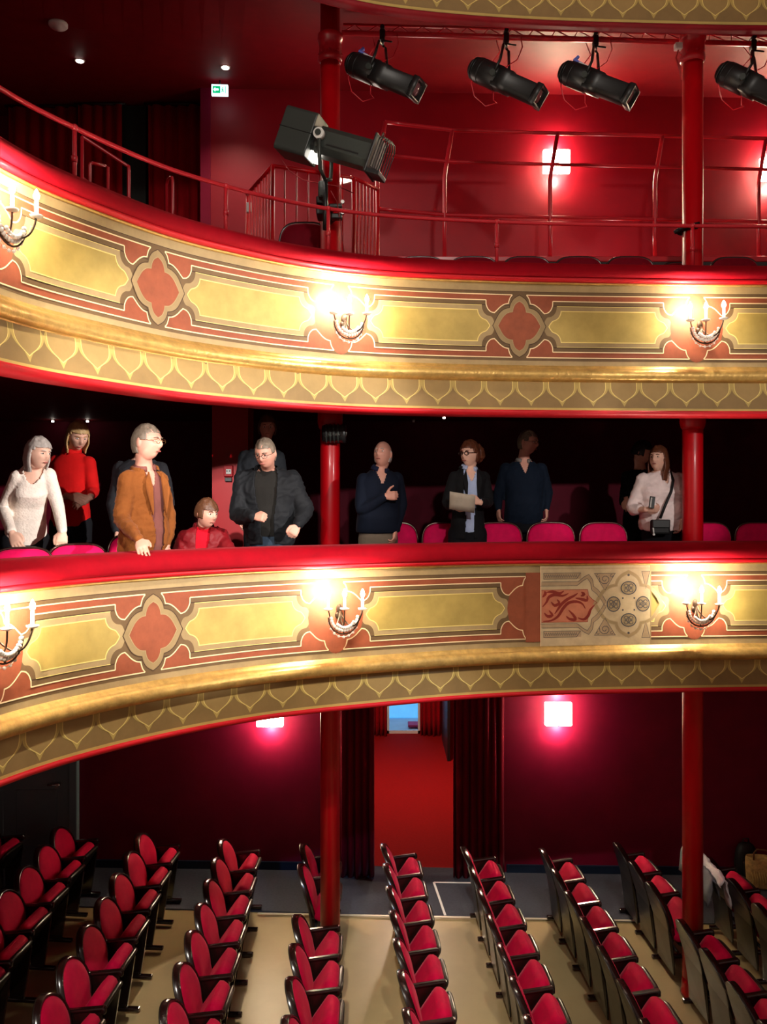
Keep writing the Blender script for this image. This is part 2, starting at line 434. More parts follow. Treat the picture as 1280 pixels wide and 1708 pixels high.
def patch_old(pt):
    "uncovered field of older decoration with a plain terracotta strip beside it"
    L = 11; s = .005
    def px(x): return (x-868)/200.5
    def py(y): return (1013-y)/200.5
    # plain terracotta field left of the patch
    pt.band(px(876), px(903), -.285, .29, M_terra, L)
    pt.band(px(902), px(1093), -.322, .345, M_patch, L+1)
    pt.line([(px(902), .345), (px(902), -.322)], .006, M_line, L+2); pt.line([(px(1092.5), .345), (px(1092.5), -.322)], .01, M_cream, L+2)
    pt.band(px(902), px(1093), .318, .323, M_patch2, L+2)
    # bordered grey ribbons with a small wave motif
    for vy in (961, 1058):
        pt.band(px(907), px(972), py(vy+5), py(vy-5), M_patch2, L+2)
        pt.line([(px(907), py(vy-5)), (px(971), py(vy-5)), (px(964), py(vy+5)), (px(907), py(vy+5))], .004, M_ogrey, L+4, closed=True)
        w = [(px(909+i*1.6), py(vy+(2.4 if i % 2 else -2.4))) for i in range(36)]
        pt.line(w, .004, M_ogrey, L+3)
    # lobed buff frame
    fr = [(903, 974), (966, 974), (976, 966), (984, 962), (990, 970), (992, 982), (1000, 988), (1008, 998), (1014, 1008)]
    pt.line([(px(a), py(b)) for a, b in fr], .03, M_patch2, L+2)
    pt.line([(px(a), py(2*1009-b)) for a, b in fr], .03, M_patch2, L+2)
    for d in (-3.4, 3.4):
        pt.line([(px(a-d*.4), py(b+d)) for a, b in fr], .0035, M_ogrey, L+3); pt.line([(px(a-d*.4), py(2*1009-b-d)) for a, b in fr], .0035, M_ogrey, L+3)
    # salmon field with red foliage scrolls
    pt.poly([(px(a), py(b)) for a, b in [(903, 984), (983, 984), (985, 994), (991, 1000), (999, 1006), (991, 1014), (985, 1022), (983, 1038), (903, 1038)]], M_opink, L+3)
    pt.line([(px(a), py(b)) for a, b in [(903, 984), (983, 984), (985, 994), (991, 1000), (999, 1006), (991, 1014), (985, 1022), (983, 1038), (903, 1038)]], .004, M_ored, L+4)
    sc = [[(906, 1036), (920, 1035), (932, 1028), (940, 1016), (950, 1006), (964, 1004), (974, 1008), (979, 1016)],
          [(926, 1024), (932, 1016), (938, 1008), (948, 1000), (960, 994), (966, 990)],
          [(905, 1012), (912, 1004), (916, 996), (926, 992), (940, 994), (950, 990)],
          [(946, 1028), (952, 1033), (962, 1034), (958, 1026), (950, 1018)],
          [(966, 1031), (976, 1034), (984, 1028), (988, 1018), (995, 1010)],
          [(912, 988), (922, 987), (934, 990), (942, 986)], [(905, 996), (910, 990), (908, 986)],
          [(908, 1022), (914, 1028), (922, 1026), (916, 1018)], [(962, 998), (972, 1000), (982, 1002), (982, 994)],
          [(920, 1004), (926, 1010), (934, 1006), (930, 1000)], [(972, 988), (977, 992), (971, 995)]]
    for q in sc:
        q = smooth_curve([(px(a), py(b)) for a, b in q], 3)
        n = len(q)
        # leaf-like stroke, thick in the middle
        up = []; dn = []
        for i in range(n):
            a = Vector(q[max(i-1, 0)]); b = Vector(q[min(i+1, n-1)]); t = (b-a).normalized(); w = .003+.010*math.sin(PI*i/(n-1))
            up.append((q[i][0]-t.y*w, q[i][1]+t.x*w)); dn.append((q[i][0]+t.y*w, q[i][1]-t.x*w))
        for i in range(n-1): pt.poly([up[i], up[i+1], dn[i+1], dn[i]], M_ored, L+5)
    # corner triangles of grey scrollwork
    for cx, cy, sy in ((1013, 971, 1), (1013, 1047, -1), (1084, 968, 1), (1084, 1052, -1)):
        w = 18 if cx < 1050 else 7
        tri = [(px(cx-w), py(cy-sy*14)), (px(cx+w), py(cy-sy*14)), (px(cx), py(cy+sy*15))]
        pt.poly(tri, M_patch2, L+2); pt.line(tri, .004, M_ogrey, L+3, closed=True)
        if cx < 1050:
            sp = [(px(cx+(2+.62*i)*math.cos(i*.75)), py(cy-sy*4+(2+.55*i)*math.sin(i*.75))) for i in range(14)]
            pt.line(sp, .005, M_ogrey, L+4)
            for d in (-12, 12): pt.line([(px(cx+d+2.5*math.cos(a)), py(cy-sy*10+2.5*math.sin(a))) for a in (0, 1.2, 2.4, 3.6, 4.8)], .004, M_ogrey, L+4)
    # quatrefoil of medallions
    c = (1054, 1009)
    qo = [(x*1.28, y*1.05) for x, y in full_sym(QOUT)]
    pt.line([(px(c[0])+x, py(c[1])+y) for x, y in qo], .028, M_cream, L+3, closed=True)
    pt.line([(px(c[0])+x*1.06, py(c[1])+y*1.05) for x, y in qo], .0035, M_patch2, L+4, closed=True)
    pt.line([(px(c[0])+x*.94, py(c[1])+y*.94) for x, y in qo], .0035, M_patch2, L+4, closed=True)
    for dx, dy in ((0, -27), (0, 27), (-26, 0), (25, 0)):
        mx, my = px(c[0]+dx), py(c[1]+dy); R = .058
        ring = [(mx+R*1.12*math.cos(a)*(1 if dx == 0 else .86), my+R*.92*math.sin(a)*(1 if dx == 0 else 1.15)) for a in [2*PI*i/20 for i in range(20)]]
        pt.poly(ring, M_cream, L+4); pt.line(ring, .009, M_ogrey, L+5, closed=True)
        for sx in (1, -1):
            for sy in (1, -1):
                cc = [(mx+sx*(.022+.016*math.cos(a)), my+sy*(.020+.014*math.sin(a))) for a in [PI*1.9*i/9-.5 for i in range(10)]]
                pt.line(cc, .006, M_ogrey, L+5)
        pt.line([(mx, my-.03), (mx, my+.03)], .006, M_ogrey, L+5)
        pt.line([(mx-.04, my), (mx+.04, my)], .004, M_ogrey, L+5)
    for dx, dy in ((-10, -10), (10, -10), (-10, 10), (10, 10), (0, -49), (0, 49)):
        R = .008 if abs(dy) < 20 else .011
        pt.poly([(px(c[0]+dx)+R*math.cos(a), py(c[1]+dy)+R*math.sin(a)) for a in [2*PI*i/8 for i in range(8)]], M_ogrey, L+4)

Z1 = 3.637; Z2 = 5.972; Z3 = 9.232
m1 = [(T1P.u_at_px(-15), 's'), (T1P.u_at_px(257), 'q'), (T1P.u_at_px(560), 's'), (T1P.u_at_px(891), 's'), (T1P.u_at_px(1160), 's'), (T1P.u_at_px(1455), 'q')]
m2 = [(T2P.u_at_px(-25), 's'), (T2P.u_at_px(263), 'q'), (T2P.u_at_px(569), 's'), (T2P.u_at_px(868), 'q'), (T2P.u_at_px(1161), 's'), (T2P.u_at_px(1450), 'q')]
build_tier('balcony', 'curved gold painted front of the lower balcony with red velvet rail and uncovered older decoration', T1P, Z1, m1, -.02, skip=patch_old)
build_tier('balcony', 'curved gold painted front of the middle balcony with quatrefoils, below the red pipe railing', T2P, Z2, m2, .05)
build_tier('balcony', 'gold shield-patterned lower edge of the topmost gallery at the upper right', T2P, Z3, m2, .0, face=True, lipm=M_ceil)
# ---------------------------------------------------------------- room
def wallY(x): return 10.28-(x-.4)*.0285          # ground floor rear wall line
def wall_seg(mb, xa, xb, z0, z1, f, th=.2):
    a = Vector((xa, f(xa), 0)); b = Vector((xb, f(xb), 0)); d = (b-a).normalized(); n = Vector((-d.y, d.x, 0))
    mb.prism([a+Vector((0, 0, z0)), b+Vector((0, 0, z0)), b+Vector((0, 0, z1)), a+Vector((0, 0, z1))], n*th)
F1 = 3.38; F2 = 5.9
mb = MB(); mb.poly([(-7, 2.0, 0), (8, 2.0, 0), (8, 8.9, -.01), (-7, 9.75, -.01)]); struct(mb, 'floor', M_tanfl)
mb = MB(); mb.box((.5, 9.7, -.004), (15, 1.22, .016)); 
bmesh.ops.transform(mb.bm, matrix=Matrix.Translation((.5, 9.7, 0))@Matrix.Rotation(-.055, 4, 'Z')@Matrix.Translation((-.5, -9.7, 0)), verts=mb.bm.verts)
bmesh.ops.translate(mb.bm, verts=mb.bm.verts, vec=(0, .07, 0))
struct(mb, 'floor', M_carp)
HX0, HX1, HZ = -.52, 1.42, 2.35
DX0, DX1, DZ = -4.9, -3.98, 2.05
mb = MB()
wall_seg(mb, -7, HX0, 0, 3.3, wallY); wall_seg(mb, HX1, 8, 0, 3.3, wallY); wall_seg(mb, HX0, HX1, HZ, 3.3, wallY)
struct(mb, 'wall_ground_back', M_wallw)
# grey door in the left of the rear wall
dr = thing('door_1', None, None, (-4.62, wallY(-4.62)-.03, 0)); dr['kind'] = 'structure'
mb = MB(); mb.box((0, 0, 1.15), (1.5, .07, 2.3), bevel=.004)
for zz, hh in ((1.62, .9), (.62, .7)):
    mb.box((-.32, -.04, zz), (.5, .015, hh), bevel=.006); mb.box((.34, -.04, zz), (.5, .015, hh), bevel=.006)
mb.obj('door_leaf', M_door, dr)
mb = MB(); mb.box((.80, -.02, 1.17), (.10, .12, 2.34), bevel=.01); mb.box((-.80, -.02, 1.17), (.10, .12, 2.34), bevel=.01); mb.box((0, -.02, 2.37), (1.7, .12, .08), bevel=.01); mb.obj('door_frame', M_door, dr)
mb = MB(); mb.cyl((.62, -.05, 1.05), (.62, -.12, 1.05), .02); mb.cyl((.62, -.11, 1.05), (.5, -.11, 1.05), .012); mb.obj('door_handle', M_chrome, dr)
for i, (xa, xb) in enumerate(((-3.74, -.62), (1.5, 8))):
    mb = MB(); wall_seg(mb, xa, xb, 0.006, .10, lambda x: wallY(x)-.03, .028); struct(mb, 'baseboard_back', M_base_b)
# foyer behind the doorway
mb = MB(); mb.poly([(-2.2, 10.2, .002), (2.2, 10.15, .002), (2.2, 16.6, .002), (-2.2, 16.6, .002)]); struct(mb, 'floor', M_rcarp)
mb = MB(); mb.box((-2.25, 13.55, 1.5), (.1, 5.9, 3)); struct(mb, 'wall_foyer_left', M_wall)
mb = MB(); mb.box((2.25, 13.55, 1.5), (.1, 5.9, 3)); struct(mb, 'wall_foyer_right', M_wall)
mb = MB(); mb.box((0, 13.45, 3.05), (4.6, 6.1, .1)); struct(mb, 'ceiling_foyer', M_wall)
gx0, gx1 = P(646, 0, 16.4).x, P(701, 0, 16.4).x
mb = MB(); mb.box(((gx0-2.3)/2, 16.5, 1.5), (gx0+2.3, .12, 3)); mb.box(((gx1+2.3)/2, 16.5, 1.5), (2.3-gx1, .12, 3)); mb.box(((gx0+gx1)/2, 16.5, 2.55), (gx1-gx0, .12, .9)); struct(mb, 'wall_foyer_back', M_wall)
w = thing('door_2', None, None, ((gx0+gx1)/2, 16.44, 0)); w['kind'] = 'structure'
gw = gx1-gx0
mb = MB(); mb.box((-gw/2+.02, 0, 1.05), (.04, .05, 2.1)); mb.box((gw/2-.02, 0, 1.05), (.04, .05, 2.1)); mb.box((0, 0, .03), (gw, .05, .06)); mb.box((0, 0, 2.08), (gw, .05, .06)); mb.obj('door_frame', M_white, w)
mb = MB(); mb.box((0, 0, 1.05), (gw-.08, .008, 2.0)); mb.obj('pane', M_glass, w)
mb = MB(); mb.poly([(-4, 16.6, -.02), (6, 16.6, -.02), (6, 26, -.02), (-4, 26, -.02)]); struct(mb, 'floor_outside', mat('snowy_paving', (190, 205, 215), .7, var=.15, nscale=2))
mb = MB(); mb.box((1, 17.75, 2), (6, .2, 4)); tag(mb.obj('daylight_backdrop', mat('daylight_blue', (120, 190, 235), .8, var=.25, nscale=2.2, emit=.55, ecol=(90, 180, 240))), 'pale blue daylight seen through the glass door at the end of the red foyer', 'backdrop')  # glowing panel added outside to stand in for daylight
mb = MB(); mb.box((P(690, 0, 17.0).x+.1, 17.0, .03), (.42, .30, .05), bevel=.01); tag(mb.obj('doormat', mat('mat_pink', (196, 50, 96), .7)), 'low pink mat just outside the glass door beyond the foyer', 'mat')

def curtain(name, label, xa, xb, Y, z0, z1, m, folds=7, amp=.05, group=None):
    t = thing(name, label, 'curtain', ((xa+xb)/2, Y, z0), 0, group)
    n = folds*10; mb = MB(); hw = (xb-xa)/2
    rows = []
    for k in range(9):
        z = (z1-z0)*k/8; r = []
        for i in range(n+1):
            u = -hw+2*hw*i/n; ph = 2*PI*folds*i/n
            fl = 1+.25*math.sin(i*.31+k*.2)
            r.append(Vector((u+.012*math.sin(ph*1.0+1), amp*fl*math.sin(ph)*(1-.25*k/8)+.02*math.sin(i*.17+k*.5), z)))
        rows.append(r)
    mb.loft(rows, cap=False, closed=False)
    o = mb.obj('cloth', m, t); s = o.modifiers.new('thick', 'SOLIDIFY'); s.thickness = .012
    mb = MB(); mb.cyl((-hw-.05, 0, z1-z0+.02), (hw+.05, 0, z1-z0+.02), .014); mb.obj('curtain_rail', M_black, t)
    return t
curtain('curtain', 'dark wine curtain hanging left of the foyer doorway, behind the left red column', -.55, -.12, 10.1, .01, 2.5, M_curt, 5, .045)
curtain('curtain', 'dark wine curtain hanging right of the foyer doorway on the ground floor', .84, 1.44, 10.08, .01, 2.5, M_curt, 7, .045)
curtain('curtain', 'bright red curtain on the left side of the glass door in the foyer', gx0-.26, gx0-.01, 16.25, .01, 2.5, M_curtr, 3, .04)
curtain('curtain', 'bright red curtain on the right side of the glass door in the foyer', gx1+.01, gx1+.38, 16.25, .01, 2.5, M_curtr, 4, .04)
t = thing('open_door', 'dark open door leaf standing along the right side of the foyer', 'door', (1.12, 14.6, 0))
mb = MB(); mb.box((.02, .75, 1.05), (.05, 1.4, 2.1), bevel=.005); mb.obj('leaf', M_black, t)
mb = MB(); mb.box((-.02, 1.2, 1.03), (.03, .1, .05), bevel=.01); mb.cyl((-.03, 1.25, 1.0), (-.03, 1.1, 1.0), .012); mb.obj('door_handle', M_chrome, t)
# white tape on the aisle carpet
mb = MB(); s = .018
def onfl(px, py, z=.008): Y = F*(CZ-z)/(py-HY); q = P(px, py, Y); return Vector((q.x, q.y, z))
pl = [onfl(743, 1527), onfl(724, 1472), onfl(800, 1473), onfl(812, 1527)]
for a, b in zip(pl, pl[1:]):
    d = (b-a).normalized(); n = Vector((-d.y, d.x, 0))*.013; mb.prism([a-n, b-n, b+n, a+n], (0, 0, .004))
tag(mb.obj('floor_tape', M_white), 'white tape marking a rectangle on the grey aisle carpet before the doorway', 'tape')
a, b = onfl(430, 1524), onfl(1060, 1536)
mb = MB(); d = (b-a).normalized(); n = Vector((-d.y, d.x, 0))*.016; mb.prism([a-n, b-n, b+n, a+n], (0, 0, .006)); tag(mb.obj('edge_strip', mat('edge_strip', (214, 205, 186), .35, metal=.3, var=0)), 'pale metal strip where the tan floor meets the grey carpet', 'floor strip')

# floor slabs of the galleries
def slab(path, z0, z1, name, m, n0=-.1, yb=10.35):
    mb = MB(); us = [path.u0+.05+(path.u1-path.u0-.1)*k/80 for k in range(81)]
    fr = [path.at(u, n0, 0) for u in us]
    pts = [Vector((p.x, p.y, z0)) for p in fr]+[Vector((8, 7.2, z0)), Vector((8, yb, z0)), Vector((-7, yb, z0)), Vector((-7, 3.2, z0))]
    mb.prism(pts, (0, 0, z1-z0)); bmesh.ops.triangulate(mb.bm, faces=[f for f in mb.bm.faces if len(f.verts) > 4])
    return struct(mb, name, m)
slab(T1P, 2.915, F1, 'floor_lower_balcony', M_ceil)
slab(T2P, 5.50, F2, 'floor_middle_balcony', M_ceil)
# raised rear step of the lower balcony
mb = MB(); us = [T1P.u0+.05+(T1P.u1-T1P.u0-.1)*k/60 for k in range(61)]
pts = [T1P.at(u, -1.38, F1) for u in us]+[Vector((7.9, 8.6, F1)), Vector((7.9, 10.2, F1)), Vector((-6.9, 10.2, F1)), Vector((-6.9, 4, F1))]
mb.prism(pts, (0, 0, .17)); bmesh.ops.triangulate(mb.bm, faces=[f for f in mb.bm.faces if len(f.verts) > 4]); struct(mb, 'floor_rear_step', M_bcarp)
# inside faces of the parapets
for path, zc, fl, nm in ((T1P, Z1, F1, 'wall_parapet_lower'), (T2P, Z2, F2, 'wall_parapet_middle')):
    o = sweep(path, [(-.10, fl-zc), (-.10, .40), (-.24, .40), (-.24, fl-zc)], M_wallw, nm, None, zc=zc, smooth=False, closed=True); tag(o, kind='structure')
# upper walls
mb = MB(); mb.box((.5, 10.3, 4.4), (15, .2, 2.2)); struct(mb, 'wall_lower_balcony', mat('wall_paint_shaded', (84, 4, 26), .7, spec=.15, var=.12))  # same wall paint, darkened in colour for the dim lower balcony
def wall2Y(x): return 10.13+x*.052
XL = P(352, 0, 10.03).x
mb = MB(); wall_seg(mb, XL, 8, 5.9, 9.62, wall2Y); struct(mb, 'wall_middle_balcony', M_wall)
mb = MB(); mb.box((-4.6, 11.2, 7.7), (5.2, .2, 4)); mb.box((XL-.06, 10.6, 7.7), (.12, 1.2, 4)); struct(mb, 'wall_recess', M_wallw)
# ceiling over the middle balcony and under it
def ceilz(y): return 9.02+.155*(y-7.2)
mb = MB()
us = [T2P.u0+.05+(T2P.u1-T2P.u0-.1)*k/60 for k in range(61)]
fr = [T2P.at(u, -.1, 0) for u in us]
low = [Vector((p.x, p.y, max(8.9, ceilz(p.y)))) for p in fr]
back = [Vector((-7+15*k/60, 11.3, ceilz(11.3))) for k in range(61)]
mid = [low[k].lerp(back[k], .5) for k in range(61)]
for m_ in mid: m_.z = max(8.9, ceilz(m_.y))
mb.loft([low, mid, back], cap=False, closed=False, smooth=False)
o = struct(mb, 'ceiling', M_ceil); sd = o.modifiers.new('t', 'SOLIDIFY'); sd.thickness = .3; sd.offset = 1
o = sweep(T2P, [(-.10, -.71), (-.14, -.71), (-.14, -.1), (-.10, -.1)], M_ceil, 'wall_parapet_upper', None, zc=Z3, smooth=False); tag(o, kind='structure')
# side and back closure of the galleries (left side)
mb = MB(); mb.box((-7.05, 6.8, 4.8), (.1, 9.5, 9.8)); struct(mb, 'wall_left', M_wallw)
mb = MB(); mb.box((8.05, 6.8, 4.8), (.1, 9.5, 9.8)); struct(mb, 'wall_right', M_wallw)

# red pilaster of the lower balcony with the fire alarm
A = P(354, 0, 8.5).x; B_ = P(414, 0, 8.5).x
mb = MB(); mb.box(((A+B_)/2, 8.68, 4.52), (B_-A, .36, 1.94)); struct(mb, 'wall_pilaster', M_col)
t = thing('fire_alarm', 'small red fire alarm box with white face on the red pilaster', 'fire alarm', P(382, 786, 8.49))
mb = MB(); mb.box((0, -.015, 0), (.09, .05, .11), bevel=.006); mb.obj('housing', M_lip, t)
mb = MB(); mb.box((.005, -.044, -.005), (.052, .008, .05), bevel=.002); mb.obj('face_plate', M_white, t)
mb = MB(); mb.cyl((-.01, -.046, 0), (-.01, -.052, 0), .007); mb.cyl((.015, -.046, 0), (.015, -.052, 0), .007); mb.obj('button', M_black, t)
mb = MB(); mb.box((0, -.02, -.085), (.07, .04, .04), bevel=.004); mb.obj('lower_box', M_black, t)

# ---------------------------------------------------------------- columns (through all floors)
def column(x, y, label):
    t = thing('column', label, 'column', (x, y, 0))
    mb = MB(); mb.cyl((0, 0, 0), (0, 0, ceilz(y)+.05), .091, seg=32); mb.obj('shaft', M_col, t)
    mb = MB(); mb.lathe([(.106, 0), (.106, .03), (.10, .05), (.097, .10), (.092, .16)], (0, 0, 0), seg=28); mb.obj('base', M_col, t)
    z = CZ+(HY-75)*y/F-.03
    mb = MB(); mb.lathe([(.093, z-.14), (.112, z-.12), (.112, z-.09), (.106, z-.085), (.106, z+.06), (.118, z+.065), (.118, z+.11), (.095, z+.13)], (0, 0, 0), seg=28); mb.obj('collar', M_pipe, t)
    mb = MB(); mb.lathe([(.093, 5.18), (.105, 5.2), (.115, 5.24), (.115, 5.5)], (0, 0, 0), seg=28); mb.obj('capital', M_col, t)
    mb = MB()
    for k in range(8):
        a = 2*PI*k/8; mb.ell((.106*math.cos(a), .106*math.sin(a), z-.06), .010, u=8, v=6)
    mb.obj('bolt', M_pipe, t)
    return t
CL = column(P(551, 0, 7.75).x, 7.75, 'left red column running through all floors behind the followspot')
CR = column(P(1156, 0, 7.7).x, 7.7, 'right red column running through all floors beside the woman in the white shirt')

# ---------------------------------------------------------------- ground floor seats
def make_seat():
    t = thing('theatre_seat', 'x', 'theatre seat')
    # local: x = facing, y = along the row, z up
    def outline(s, zb=.40, zt=.87, w=.222):
        pts = []
        for k in range(25):
            a = -PI*.18+PI*1.36*k/24
            pts.append((w*math.cos(a)*(1 if math.sin(a) > 0 else 1), .63+(zt-.63)*math.sin(a)))
        pts += [(-.175, zb+.03), (-.15, zb), (.15, zb), (.175, zb+.03)]
        c = (0, .63)
        return [((p[0])*s, c[1]+(p[1]-c[1])*s) for p in pts]
    def bx(z): return .03-.14*(z-.40)/.47           # recline
    def place(pts, dx, curve=.03): return [Vector((bx(z)+dx+curve*(1-(y/.24)**2)*-1, y, z)) for y, z in pts]
    def padded(s, dx0, dx1, infl, name, m):
        mb = MB(); rings = []
        for f, d in ((1.0, dx0), (1.0, dx1*.6+dx0*.4), (.93, dx1), (.7, dx1+infl), (.35, dx1+infl*1.25), (.08, dx1+infl*1.3)):
            rings.append(place(outline(s*f), d))
        mb.loft(rings, cap=True); return mb.obj(name, m, t)
    padded(.925, .0, .035, .022, 'back_cushion', M_pink)
    mb = MB(); o1 = place(outline(1.0), -.018); o2 = place(outline(1.0), .03); i1 = place(outline(.925), -.018); i2 = place(outline(.925), .03)
    mb.loft([o1, o2, i2, i1, o1], cap=False); mb.obj('back_rim', M_wood, t)
    # back shell reaching down
    mb = MB()
    full = outline(.99)
    side = [(.20, .40), (.205, .20), (.19, .14), (-.19, .14), (-.205, .20), (-.20, .40)]
    sh = [p for p in outline(.98)[:25]]+[(-.205, .42), (-.20, .2), (-.185, .09), (.185, .09), (.20, .2), (.205, .42)]
    def bxs(z): return bx(z) if z > .42 else .02+.03*(.42-z)/.3
    a = [Vector((bxs(z)-.03-.03*(1-(y/.24)**2), y, z)) for y, z in sh]; b = [Vector((bxs(z)-.016-.03*(1-(y/.24)**2), y, z)) for y, z in sh]
    mb.loft([a, b], cap=True); mb.obj('back_shell', M_shell, t)
    # tipped-up seat
    an = math.radians(55); d = Vector((math.cos(an), 0, math.sin(an))); n = Vector((-d.z, 0, d.x))
    o = Vector((.065, 0, .365))
    def pad(off, th, m, nm, L0, L1, w):
        mb = MB(); R = []
        for f, h in ((.94, 0), (1, th*.3), (1, th*.7), (.93, th), (.6, th*1.12)):
            r = []
            for k in range(28):
                a = 2*PI*(k+.5)/28; c_ = abs(math.cos(a))**.35*(1 if math.cos(a) >= 0 else -1); s_ = abs(math.sin(a))**.35*(1 if math.sin(a) >= 0 else -1)
                lx = (L0+L1)/2+(L1-L0)/2*c_*f; ly = w*s_*f
                r.append(o+d*lx+n*(off+h)+Vector((0, ly, 0)))
            R.append(r)
        mb.loft(R); return mb.obj(nm, m, t)
    pad(-.005, .095, M_pink, 'seat_cushion', .0, .325, .20)
    pad(-.045, .04, M_shell, 'seat_board', -.01, .335, .205)
    # standard: armrest, side panel, foot
    y = .241
    mb = MB(); mb.box((.105, y, .64), (.29, .048, .030), rot=Matrix.Rotation(-.12, 3, 'Y'), bevel=.012); mb.box((.235, y, .638), (.04, .048, .05), bevel=.012); mb.obj('armrest', M_wood, t)
    mb = MB(); mb.prism([Vector((-.10, y-.014, .70)), Vector((-.04, y-.014, .64)), Vector((.215, y-.014, .64)), Vector((.23, y-.014, .50)), Vector((.20, y-.014, .30)), Vector((.16, y-.014, .05)), Vector((.03, y-.014, .05)), Vector((.02, y-.014, .36)), Vector((-.05, y-.014, .60))], (0, .028, 0)); mb.obj('side_support', M_wood, t)
    mb = MB(); mb.box((.12, y, .035), (.30, .046, .035), bevel=.008); mb.box((.09, y, .055), (.12, .034, .06), bevel=.006); mb.obj('foot', M_wood, t)
    mb = MB(); mb.cyl((.03, -.23, .33), (.03, .23, .33), .014); mb.obj('hinge_bar', M_black, t)
    mb = MB(); mb.cyl((.17, y-.017, .58), (.17, y+.017, .58), .011, seg=10); mb.obj('pivot_bolt', M_chrome, t)
    return t
proto = make_seat()
ords = ['first', 'second', 'third', 'fourth', 'fifth', 'sixth', 'seventh', 'eighth', 'ninth']
ROWS = [(-4.0, [9.5], 'row cut off by the left edge of the photo'),
        (-3.11, [9.39, 8.90, 8.37, 7.85, 7.33, 6.82], 'leftmost complete row'),
        (-2.14, [9.22, 8.73, 8.21, 7.70, 7.19, 6.68, 6.17], 'second row from the left'),
        (-1.215, [9.06, 8.57, 8.08, 7.59, 7.1, 6.6, 6.1], 'row just left of left column'),
        (-.33, [8.94, 8.43, 7.38, 6.89, 6.4, 5.91], 'row interrupted by left column'),
        (.53, [8.94, 8.45, 7.95, 7.47, 6.98, 6.5, 6.0], 'row in front of foyer doorway'),
        (1.376, [8.86, 8.37, 7.88, 7.39, 6.9, 6.41, 5.92], 'row just right of foyer doorway'),
        (2.2, [8.82, 8.33, 7.84, 7.35, 6.86, 6.37, 5.88], 'row just left of right column'),
        (3.04, [8.98, 8.5, 8.03, 7.3, 6.82, 6.34, 5.86], 'row interrupted by right column'),
        (3.86, [8.6, 8.1, 7.6, 7.1, 6.6], 'row cut by right photo edge')]
first = True
for X0, ys, rl in ROWS:
    for k, y in enumerate(ys):
        x = X0-.0571*y+.11
        lab = 'red tip-up seat, %s from rear wall, %s' % (ords[k], rl)
        if len(ys) == 1: lab = 'dark-framed theatre seat mostly cut off by the left edge of the photo'
        rz = {-4.: -.1, -3.11: -.10, -2.14: -.06, -1.215: -.02, -.33: .02}.get(X0, .057)+random.uniform(-.006, .006)
        if first: proto.location = (x, y, .0); proto.rotation_euler = (0, 0, rz); proto['label'] = lab; proto['group'] = 'ground floor theatre seats'; first = False
        else: dup(proto, (x, y, .0), rz, lab)

# ---------------------------------------------------------------- gallery chairs (rounded back, facing the rail)
def make_chair(vel, frame, cat='chair'):
    t = thing('balcony_chair', 'x', cat)
    # faces -y; back at y=0
    def ol(s, dy):
        pts = []
        for k in range(21):
            a = PI*k/20; c_ = math.cos(a); s_ = math.sin(a)
            pts.append((.232*(abs(c_)**.55)*(1 if c_ >= 0 else -1), .74+.21*abs(s_)**.7))
        pts += [(-.205, .52), (.205, .52)]
        return [Vector((x*s, dy+.10*(z-.5), .73+(z-.73)*s)) for x, z in pts]
    mb = MB(); mb.loft([ol(.95, .02), ol(.97, -.02), ol(.9, -.045), ol(.5, -.06), ol(.1, -.062)]); mb.obj('backrest', vel, t)
    mb = MB(); mb.tube([p for p in ol(1.0, 0)[:21]]+[Vector((-.205, 0, .52)), Vector((-.20, -.02, .42))], .011, 8); mb.tube([ol(1.0, 0)[0], Vector((.205, 0, .52)), Vector((.20, -.02, .42))], .011, 8); mb.obj('back_frame', frame, t)
    mb = MB(); mb.loft([[Vector((sx*.205*f, -.22+sy*.21*f, z)) for sx, sy in ((1, 1), (.4, 1.08), (-.4, 1.08), (-1, 1), (-1.05, 0), (-1, -1), (-.4, -1.06), (.4, -1.06), (1, -1), (1.05, 0))] for f, z in ((.94, .42), (1, .44), (1, .475), (.9, .495), (.4, .505))]); mb.obj('seat', vel, t)
    for sx in (1, -1):
        mb = MB(); mb.tube([(sx*.20, -.02, .43), (sx*.205, .02, .2), (sx*.21, .06, 0)], .011, 8); mb.obj('leg', frame, t)
        mb = MB(); mb.tube([(sx*.19, -.40, .43), (sx*.195, -.41, .2), (sx*.2, -.42, 0)], .011, 8); mb.obj('leg', frame, t)
    return t
c1 = make_chair(M_bpink, mat('brassy_frame', (70, 46, 40), .25, metal=.8, var=0, coat=.3)); used = False
CH = [(38, 5.75, .87, 'pink velvet chair under the left hand of the white-haired woman', 30), (131, 6.0, .885, 'pink velvet chair under the right hand of the white-haired woman', 28), (226, 6.74, .93, 'pink velvet chair mostly hidden behind the man in the brown jacket', 26), (332, 7.22, .9, 'dark-framed chair the person in the red jacket sits on', 20),
      (657, 8.0, 1, 'pink velvet chair behind the bald man in navy', 2), (745, 8.05, 1, 'pink velvet chair at the left hip of the woman with glasses', 1), (832, 8.07, 1, 'pink velvet chair right of the woman with glasses', 0), (920, 8.1, 1, 'pink velvet chair in front of the man in the dark blue sweater', 0), (1008, 8.1, 1, 'pink velvet chair in shade left of the woman in the white shirt', 0), (1182, 8.14, 1, 'pink velvet chair partly hidden by the right red column', 0), (1268, 8.14, 1, 'pink velvet chair cut off by the right edge of the photo', 0)]
for px, Y, s, lab, dg in CH:
    q = P(px, 0, Y); loc = (q.x, Y, F1)
    if not used: o = c1; o.location = loc; o['label'] = lab; used = True
    else: o = dup(c1, loc, 0, lab)
    o.rotation_euler = (0, 0, math.radians(dg)); o.scale = (.9 if px < 300 else 1, 1, s*.985); o['group'] = 'pink chairs of the lower balcony'
c2 = make_chair(M_dred, M_wood); used = False
